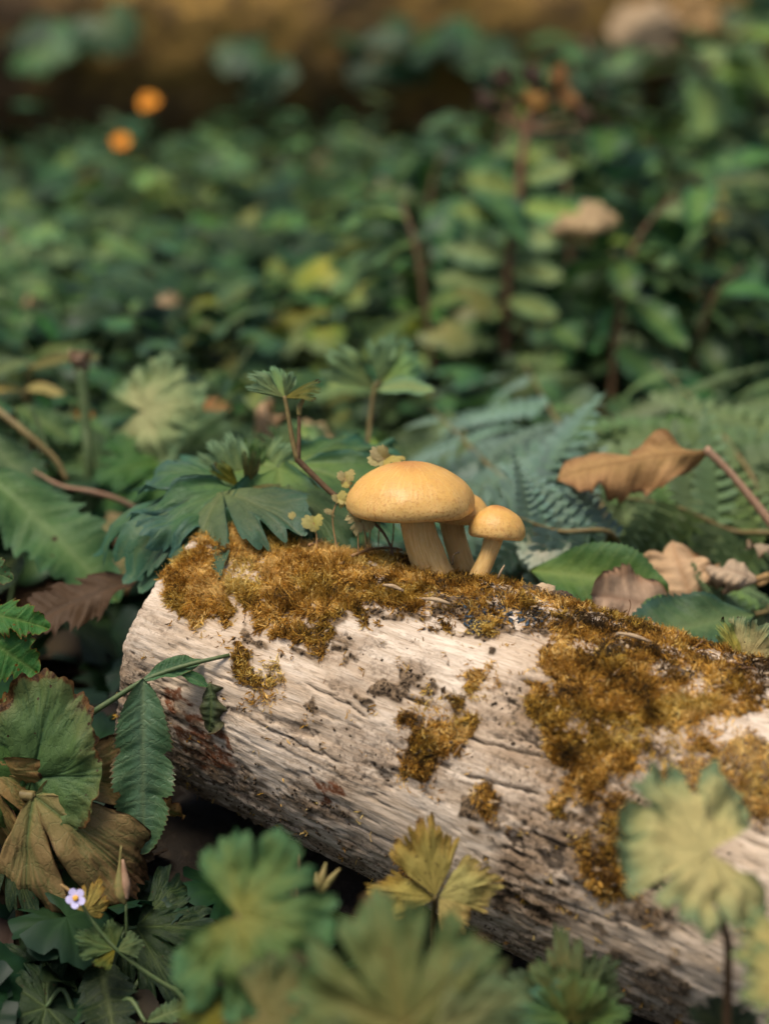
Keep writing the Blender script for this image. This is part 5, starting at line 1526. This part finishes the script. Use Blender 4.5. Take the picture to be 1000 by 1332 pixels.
# ------------------------------------------------------------------ carpet of plants behind the log
def proto(kind, mat, nl, seed):
    """local description of one plant: list of (mesh, local matrix) for leaves and stems"""
    R = random.Random(seed)
    out = []
    if kind == 'spray':
        # an arching stem with leaflets in pairs
        n = 6
        pts = [Vector((0, 0, -0.01)), Vector((0.004, 0.01, 0.09)), Vector((0.02, 0.02, 0.16)), Vector((0.05, 0.03, 0.19))]
        V, Fc = tube([tuple(p) for p in pts], [0.003, 0.0022, 0.0012], 6, 12)
        out.append(('stem', mesh('stem', V, Fc, M['stembrown']), Matrix()))
        C = catmull([tuple(p) for p in pts], 40)
        for i in range(n):
            k = int(8 + 31 * i / n)
            for sg in (-1, 1):
                a = sg * R.uniform(0.9, 1.5) + R.uniform(-0.3, 0.3) + i * 0.35
                d = Vector((math.cos(a) * 0.4 + 0.2 * i / n, math.sin(a), R.uniform(-0.25, 0.2))).normalized()
                p = Vector(C[k])
                ll = R.uniform(0.055, 0.08)
                out.append(('leaf', L('far_lance', mat), frame(p, p + d * ll, Vector((R.uniform(-.3, .3), R.uniform(-.4, .1), 1)), 0, R.uniform(1.1, 1.6))))
        return out
    SV, SF = [], []
    for i in range(nl):
        a = 2 * math.pi * (i + R.uniform(-0.3, 0.3)) / nl
        rad = R.uniform(0.012, 0.085)
        h = R.uniform(0.04, 0.13) * (1.25 - rad * 4)
        p = Vector((math.cos(a) * rad, math.sin(a) * rad, h))
        V, Fc = tube([(0, 0, -0.01), tuple(p * 0.55 + Vector((0, 0, 0.012))), tuple(p)], [0.0014, 0.001, 0.0008], 5, 7)
        SF += [tuple(q + sum(map(len, SV)) for q in f) for f in Fc]
        SV.append(V)
        d = Vector((math.cos(a + R.uniform(-.6, .6)), math.sin(a + R.uniform(-.6, .6)), R.uniform(-0.35, 0.15))).normalized()
        nh = Vector((R.uniform(-.35, .35), R.uniform(-.55, .1), 1))
        if kind == 'elder':
            for da, s in ((0, 1.0), (0.95, 0.85), (-0.95, 0.85)):
                dd = Matrix.Rotation(da, 3, 'Z') @ d
                ll = R.uniform(0.026, 0.038) * s
                out.append(('leaf', L('far_oval', mat), frame(p, p + dd * ll, nh, 0, R.uniform(0.9, 1.2))))
        elif kind == 'heart':
            ll = R.uniform(0.02, 0.034)
            out.append(('leaf', L('far_heart', mat), frame(p, p + d * ll, nh, 0, R.uniform(0.9, 1.1))))
        else:
            ll = R.uniform(0.02, 0.034)
            out.append(('leaf', L('far_lobed', mat), frame(p, p + d * ll, nh, 0, R.uniform(0.9, 1.1))))
    out.append(('stems', mesh('stems', np.concatenate(SV), SF, M['stem']), Matrix()))
    return out


PROTO = {}
for j in range(4):
    PROTO[('elder', j)] = proto('elder', 'bg' if j % 2 else 'bg2', 5, 300 + j)
    PROTO[('lobed', j)] = proto('lobed', 'bg2' if j % 2 else 'bg', 13, 320 + j)
    PROTO[('heart', j)] = proto('heart', 'bg' if j % 2 else ('bg3' if j == 0 else 'bg2'), 14, 340 + j)
    PROTO[('spray', j)] = proto('spray', 'bg2' if j % 2 else 'bg', 0, 360 + j)
NAMES = {
    'elder': ('ground_cover_plant', 'blurred three leaflet ground cover plant in the green carpet behind the log', 'plant', 'three leaflet plants of the green carpet'),
    'lobed': ('lobed_ground_cover', 'blurred lobed ground cover plant in the green carpet behind the log', 'plant', 'lobed plants of the green carpet'),
    'heart': ('heart_leaf_plant', 'blurred plant with heart shaped leaves in the green carpet behind the log', 'plant', 'heart leaved plants of the green carpet'),
    'spray': ('leafy_spray', 'blurred upright spray of narrow leaflets behind the ferns', 'plant', 'sprays of narrow leaflets behind the ferns'),
}


LANDMARKS = [(195, 133, 'the upper orange flower'), (158, 183, 'the lower orange flower'), (190, 385, 'the cream dead leaf'), (45, 375, 'the round brown dead leaf'),
             (675, 250, 'the reddish dead stalk'), (770, 270, 'the peach dead leaf'), (510, 300, 'the rusty dead leaf'), (920, 250, 'the pale drooping spray'),
             (105, 460, 'the broken pink topped stalk'), (490, 470, 'the teal sprig'), (830, 570, 'the orange dead leaf'), (840, 60, 'the pale far log patch'), (360, 500, 'the arching sprig'), (400, 110, 'the dark far log hollow')]
ORD = ['first', 'second', 'third', 'fourth', 'fifth', 'sixth', 'seventh', 'eighth', 'ninth', 'tenth', 'eleventh', 'twelfth', 'thirteenth', 'fourteenth', 'fifteenth', 'sixteenth', 'seventeenth', 'eighteenth', 'nineteenth', 'twentieth', 'twenty-first', 'twenty-second', 'twenty-third']
PLACED = []


def put_plant(kind, j, loc, rz, s):
    nm, lab, cat, grp = NAMES[kind]
    e = bpy.data.objects.new(nm, None)
    e.empty_display_size = 0.01
    COL.objects.link(e)
    e.location = loc
    e.rotation_euler = (0, 0, rz)
    e.scale = (s, s, s)
    tag(e, lab, cat, grp)
    PLACED.append((e, kind, proj(np.array(loc) + np.array((0, 0, 0.08)))))
    for n, me, mt in PROTO[(kind, j)]:
        o = bpy.data.objects.new(n, me)
        COL.objects.link(o)
        o.parent = e
        o.matrix_basis = mt
        if n == 'stems':
            o['kind'] = 'stuff'


R = random.Random(5)
spots = []
tries = 0
while len(spots) < 250 and tries < 20000:
    tries += 1
    y = 0.30 + 1.62 * R.random() ** 0.85
    half = (y + 0.877) * 0.205 + 0.05
    x = R.uniform(-half, half)
    px_, py_, dp_ = proj(np.array((x, y, 0.08)))
    if y < 0.42 and abs(x) < 0.05:
        continue
    if y > 1.5 and (px_ < 270 or 470 < px_ < 620):
        continue           # the dark hollow under the far log
    if 610 < px_ < 725 and y < 0.72 and py_ < 470:
        continue           # keep the dead stalk in sight
    if px_ > 560 and py_ > 470:
        continue           # the ferns stand here
    if all((x - a) ** 2 + (y - b) ** 2 > (0.046 + 0.016 * y) ** 2 for a, b in spots):
        spots.append((x, y))
for (x, y) in spots:
    px_, py_, dp_ = proj(np.array((x, y, 0.08)))
    right = px_ > 540
    r = R.random()
    if right:
        kind = 'spray' if r < 0.45 else ('elder' if r < 0.8 else 'lobed')
    else:
        kind = 'heart' if r < 0.4 else ('lobed' if r < 0.72 else 'elder')
    put_plant(kind, R.randrange(4), (x, y, float(gz(x, y))), R.uniform(0, 6.28), R.uniform(0.7, 1.12) * (0.8 if kind == 'spray' and y > 0.9 else 1.0) * (0.62 if y > 1.45 else 1.0))

SHORT = {'elder': 'blurred three leaflet carpet plant', 'lobed': 'blurred lobed carpet plant', 'heart': 'blurred heart leaved carpet plant', 'spray': 'blurred spray of narrow leaflets'}
near = {}
for e, kind, (x, y, dd) in PLACED:
    dist, nm = min(((x - a) ** 2 + (y - b) ** 2, c) for a, b, c in LANDMARKS)
    near.setdefault((kind, nm), []).append((dist, e.name, e))
for (kind, nm), lst in near.items():
    for k, (dist, _, e) in enumerate(sorted(lst, key=lambda z: z[0])):
        e['label'] = SHORT[kind] + (', the nearest to ' if k == 0 else ', %s nearest to ' % ORD[min(k, 22)]) + nm

DL = {}
Rd = random.Random(21)
for k in range(26):
    px_, py_ = Rd.uniform(10, 990), Rd.uniform(170, 470)
    dn = (0.43 if py_ > 320 else 0.41) / (math.tan(PITCH - math.atan((666 - py_) * KPX)) * math.cos(PITCH) + 0.0) * 0.94
    p = P(px_, py_, min(max(dn, 1.2), 2.5))
    rt = thing('dead_leaf', p, 'tan dead leaf', 'dead leaf', 'tan dead leaves in the green carpet')
    d = Vector((Rd.uniform(-1, 1), Rd.uniform(-0.7, 0.3), Rd.uniform(-0.4, 0.4))).normalized()
    put('blade', L(Rd.choice(['flatdead', 'crumple', 'roll']), Rd.choice(['deadorange', 'deadpale', 'ochre', 'deadorange'])), rt, frame(p, p + d * Rd.uniform(0.022, 0.04), Vector((Rd.uniform(-.4, .4), -0.6, 0.8))))
    dist, nm = min(((px_ - a) ** 2 + (py_ - b) ** 2, c) for a, b, c in LANDMARKS)
    DL.setdefault(nm, []).append((dist, k, rt))
for nm, lst in DL.items():
    for k, (dist, _, e) in enumerate(sorted(lst)):
        e['label'] = 'small tan dead leaf in the carpet, %snearest to %s' % ('' if k == 0 else ORD[k] + ' ', nm)

# taller sprays that rise behind the ferns
SPR = ['just beside the foot of the dead stalk', 'below the peach dead leaf', 'above the orange dead leaf', 'under the drooping spray', 'at the picture edge', 'behind the dead stalk', 'behind the peach dead leaf', 'beyond the drooping spray', 'above the teal sprig', 'below the pale far log patch', 'farthest of those near the dead stalk']
for q, (x, dd, sc_) in enumerate(((585, 1.75, 1.05), (756, 1.7, 1.1), (838, 1.78, 1.25), (905, 1.62, 1.1), (975, 1.72, 1.25), (640, 2.05, 1.2), (800, 2.05, 1.3), (945, 2.05, 1.35), (545, 2.0, 1.0), (870, 2.3, 1.3), (720, 2.3, 1.2))):
    p = P(x, 440, dd)
    put_plant('spray', q % 4, (p.x, p.y, float(gz(p.x, p.y))), 1.3 * q, sc_)
    PLACED[-1][0]['label'] = 'tall blurred leaflet spray behind the ferns, ' + SPR[q]

# the nameless mass below and between them
def undergrowth(name, shapes, mat, count, region, zr, size, label, cat, seed, tilt=0.5):
    Rg = np.random.default_rng(seed)
    VV, FF, AA = [], [], []
    off = 0
    base = []
    for s in shapes:
        V, Fc, A = SHAPE[s]()
        base.append((np.asarray(V), np.asarray(Fc), np.asarray(A)))
    k = 0
    while k < count:
        x, y = region(Rg)
        z = float(gz(x, y)) + Rg.uniform(*zr)
        V, Fc, A = base[Rg.integers(len(base))]
        a = Rg.uniform(0, 6.28)
        d = Vector((math.cos(a), math.sin(a), Rg.uniform(-0.5, 0.3)))
        p = Vector((x, y, z))
        s = Rg.uniform(*size)
        mt = frame(p, p + d.normalized() * s, Vector((Rg.normal() * tilt, Rg.normal() * tilt - 0.2, 1)))
        m3 = np.array(mt)
        W = V @ m3[:3, :3].T + m3[:3, 3]
        A = A.copy()
        A[:, 2] = Rg.random()
        VV.append(W)
        FF.append(Fc + off)
        AA.append(A)
        off += len(V)
        k += 1
    o = mk(name, np.concatenate(VV), np.concatenate(FF), M[mat], leaf=np.concatenate(AA))
    tag(o, label, cat, kind='stuff')


def reg_back(Rg):
    y = Rg.uniform(0.22, 2.3)
    h = (y + 0.877) * 0.40 + 0.2
    return Rg.uniform(-h, h), y


def reg_mid(Rg):
    y = Rg.uniform(0.22, 1.5)
    h = (y + 0.877) * 0.40 + 0.2
    return Rg.uniform(-h, h), y


def reg_front(Rg):
    while True:
        x, y = Rg.uniform(-0.34, 0.34), Rg.uniform(-0.38, 0.2)
        # keep clear of the log itself
        v = np.array([x, y]) - LOG0[:2]
        a2 = LA[:2] / np.linalg.norm(LA[:2])
        s = v @ a2
        t = v @ np.array([-a2[1], a2[0]])
        if s < -0.03 or t > 0.09 or t < -0.075:
            return x, y


undergrowth('undergrowth', ['tiny_oval', 'tiny_lobed'], 'bg', 2600, reg_mid, (0.035, 0.085), (0.018, 0.034), 'small green leaves tangled between the carpet plants behind the log', 'undergrowth', 6)
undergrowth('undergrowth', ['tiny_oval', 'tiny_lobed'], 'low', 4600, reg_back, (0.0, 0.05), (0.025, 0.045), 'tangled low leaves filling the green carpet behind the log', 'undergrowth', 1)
undergrowth('leaf_litter', ['tiny_oval', 'tiny_lobed'], 'litter', 2200, reg_back, (0.0, 0.02), (0.03, 0.06), 'brown fallen leaves on the soil behind the log', 'leaf litter', 2)
undergrowth('leaf_litter', ['tiny_oval', 'tiny_lobed'], 'shadelitter', 900, reg_front, (0.0, 0.012), (0.02, 0.045), 'fallen leaves on the soil around the log, coloured dark for shade', 'leaf litter', 3)
undergrowth('undergrowth', ['far_oval', 'far_lobed'], 'low', 750, reg_front, (0.0, 0.04), (0.02, 0.036), 'low leaves around the log, their colour darkened for shade', 'undergrowth', 4)

# ivy leaves on the far trunk
for i, (x0, y0) in enumerate(sorted(((120, 30), (605, 40), (638, 70), (340, 75), (480, 40), (520, 60), (780, 70), (940, 60), (960, 120), (60, 60), (985, 20), (900, 95)))):
    px, py, dp = proj(BV.reshape(-1, 3))
    k = np.argmin((px - x0) ** 2 + (py - y0) ** 2 + dp * 300)
    c = Vector(BV.reshape(-1, 3)[k])
    rt = thing('ivy_sprig', c, 'blurred leaf sprig on the far log, %s from the orange flower side' % ORD[i], 'ivy', 'leaf sprigs on the far log')
    for q in range(3):
        p = c + Vector((R.uniform(-.03, .03), -0.03 - 0.01 * q, R.uniform(-.03, .04)))
        d = Vector((R.uniform(-1, 1), -0.5, R.uniform(-.6, .2))).normalized()
        put('leaf', L('far_lobed', 'bg'), rt, frame(p, p + d * R.uniform(0.035, 0.055), Vector((0, -0.7, 0.8))))
    V, Fc = tube([tuple(c + Vector((0, 0.02, -0.05))), tuple(c + Vector((0, -0.025, 0))), tuple(c + Vector((0, -0.035, 0.03)))], [0.002, 0.0012], 6, 8)
    mk('stem', V, Fc, M['stem'], rt)

# marigold coloured flowers at the far left
for i, (x0, y0, d, lab) in enumerate(((195, 133, 2.15, 'round orange flower before the dark hollow under the far log, upper one'), (159, 183, 2.0, 'round orange flower in the carpet below the other orange one'))):
    c = P(x0, y0, d)
    b = ground_at(c)
    rt = thing('orange_flower', b, lab, 'flower', 'orange flowers')
    V, Fc = tube([tuple(b), tuple((b + c) / 2 + Vector((0.004, 0, 0))), tuple(c)], [0.002, 0.0016, 0.0013], 6, 10)
    mk('stem', V, Fc, M['stem'], rt)
    nrm = Vector((0, -0.75, 0.65)).normalized()
    e1 = Vector((1, 0, 0))
    e2 = nrm.cross(e1)
    for ring in range(2):
        for k in range(6):
            a = 2 * math.pi * (k + 0.5 * ring + R.uniform(-.25, .25)) / 6
            dx = e1 * math.cos(a) + e2 * math.sin(a)
            dy = nrm.cross(dx)
            rr = R.uniform(0.75, 1.15) * (0.0115 if i == 0 else 0.0095) * (1 - 0.3 * ring)
            V = [c + (dx * u + dy * v) * rr + nrm * (0.15 + 0.25 * ring) * u * rr for u, v in pv]
            mk('petal', [tuple(v) for v in V], [tuple(range(8))], M['marigold'], rt)

# the reddish dead stalk standing among the sprays
b = ground_at(P(655, 420, 1.58))
rt = thing('dead_stalk', b, 'reddish brown dead flower stalk with withered heads among the sprays', 'dead stalk')
V, Fc = tube([tuple(b), tuple(P(660, 350, 1.58)), tuple(P(672, 270, 1.58)), tuple(P(680, 200, 1.58)), tuple(P(690, 135, 1.58))], [0.0046, 0.0042, 0.0038, 0.0034, 0.0025], 8, 26)
mk('stem', V, Fc, M['hide'], rt)
for i, (tx, ty) in enumerate(((700, 118), (725, 120), (645, 122), (745, 150), (640, 150), (712, 148), (765, 168))):
    c = P(tx, ty, 1.58)
    V, Fc = tube([tuple(P(684, 175, 1.58)), tuple((P(684, 165, 1.58) + c) / 2), tuple(c)], [0.002, 0.0014, 0.001], 6, 8)
    mk('side_shoot', V, Fc, M['hide'], rt)
    put('withered_head', L('crumple', 'deadorange' if i % 2 else 'dead'), rt, frame(c, c + Vector((R.uniform(-.02, .02), -0.01, 0.022)), Vector((0, -1, 0.3))))
for (x0, y0, x1, y1, wd) in ((680, 235, 735, 212, 1.4), (678, 250, 612, 222, 1.5), (672, 285, 598, 262, 1.5), (676, 270, 762, 268, 1.4), (668, 315, 735, 300, 1.4), (664, 335, 585, 312, 1.5), (662, 352, 725, 350, 1.4), (660, 370, 572, 352, 1.4), (658, 390, 720, 400, 1.3), (655, 405, 590, 412, 1.3)):
    put('leaf', L('lance', 'fresh'), rt, frame(P(x0, y0, 1.58), P(x1, y1, 1.55), Vector((0, -0.8, 0.6)), 0, wd))
# pale drooping seed head at the far edge
b = ground_at(P(905, 420, 1.75))
rt = thing('drooping_spray', b, 'pale drooping withered leaf spray near the picture edge', 'plant')
V, Fc = tube([tuple(b), tuple(P(905, 320, 1.76)), tuple(P(905, 250, 1.77)), tuple(P(918, 225, 1.77))], [0.002, 0.0016, 0.0012], 6, 14)
mk('stem', V, Fc, M['stemolive'], rt)
put('leaf', L('bigtooth', 'pale'), rt, frame(P(915, 228, 1.76), P(948, 330, 1.73), Vector((-0.3, -1, 0.3)), 0, 0.9))
put('leaf', L('bigtooth', 'bg2'), rt, frame(P(915, 228, 1.77), P(845, 275, 1.74), Vector((0, -0.7, 0.7)), 0, 0.9))
put('leaf', L('bigtooth', 'bg2'), rt, frame(P(917, 226, 1.77), P(985, 190, 1.78), Vector((0, -0.7, 0.7)), 0, 0.9))
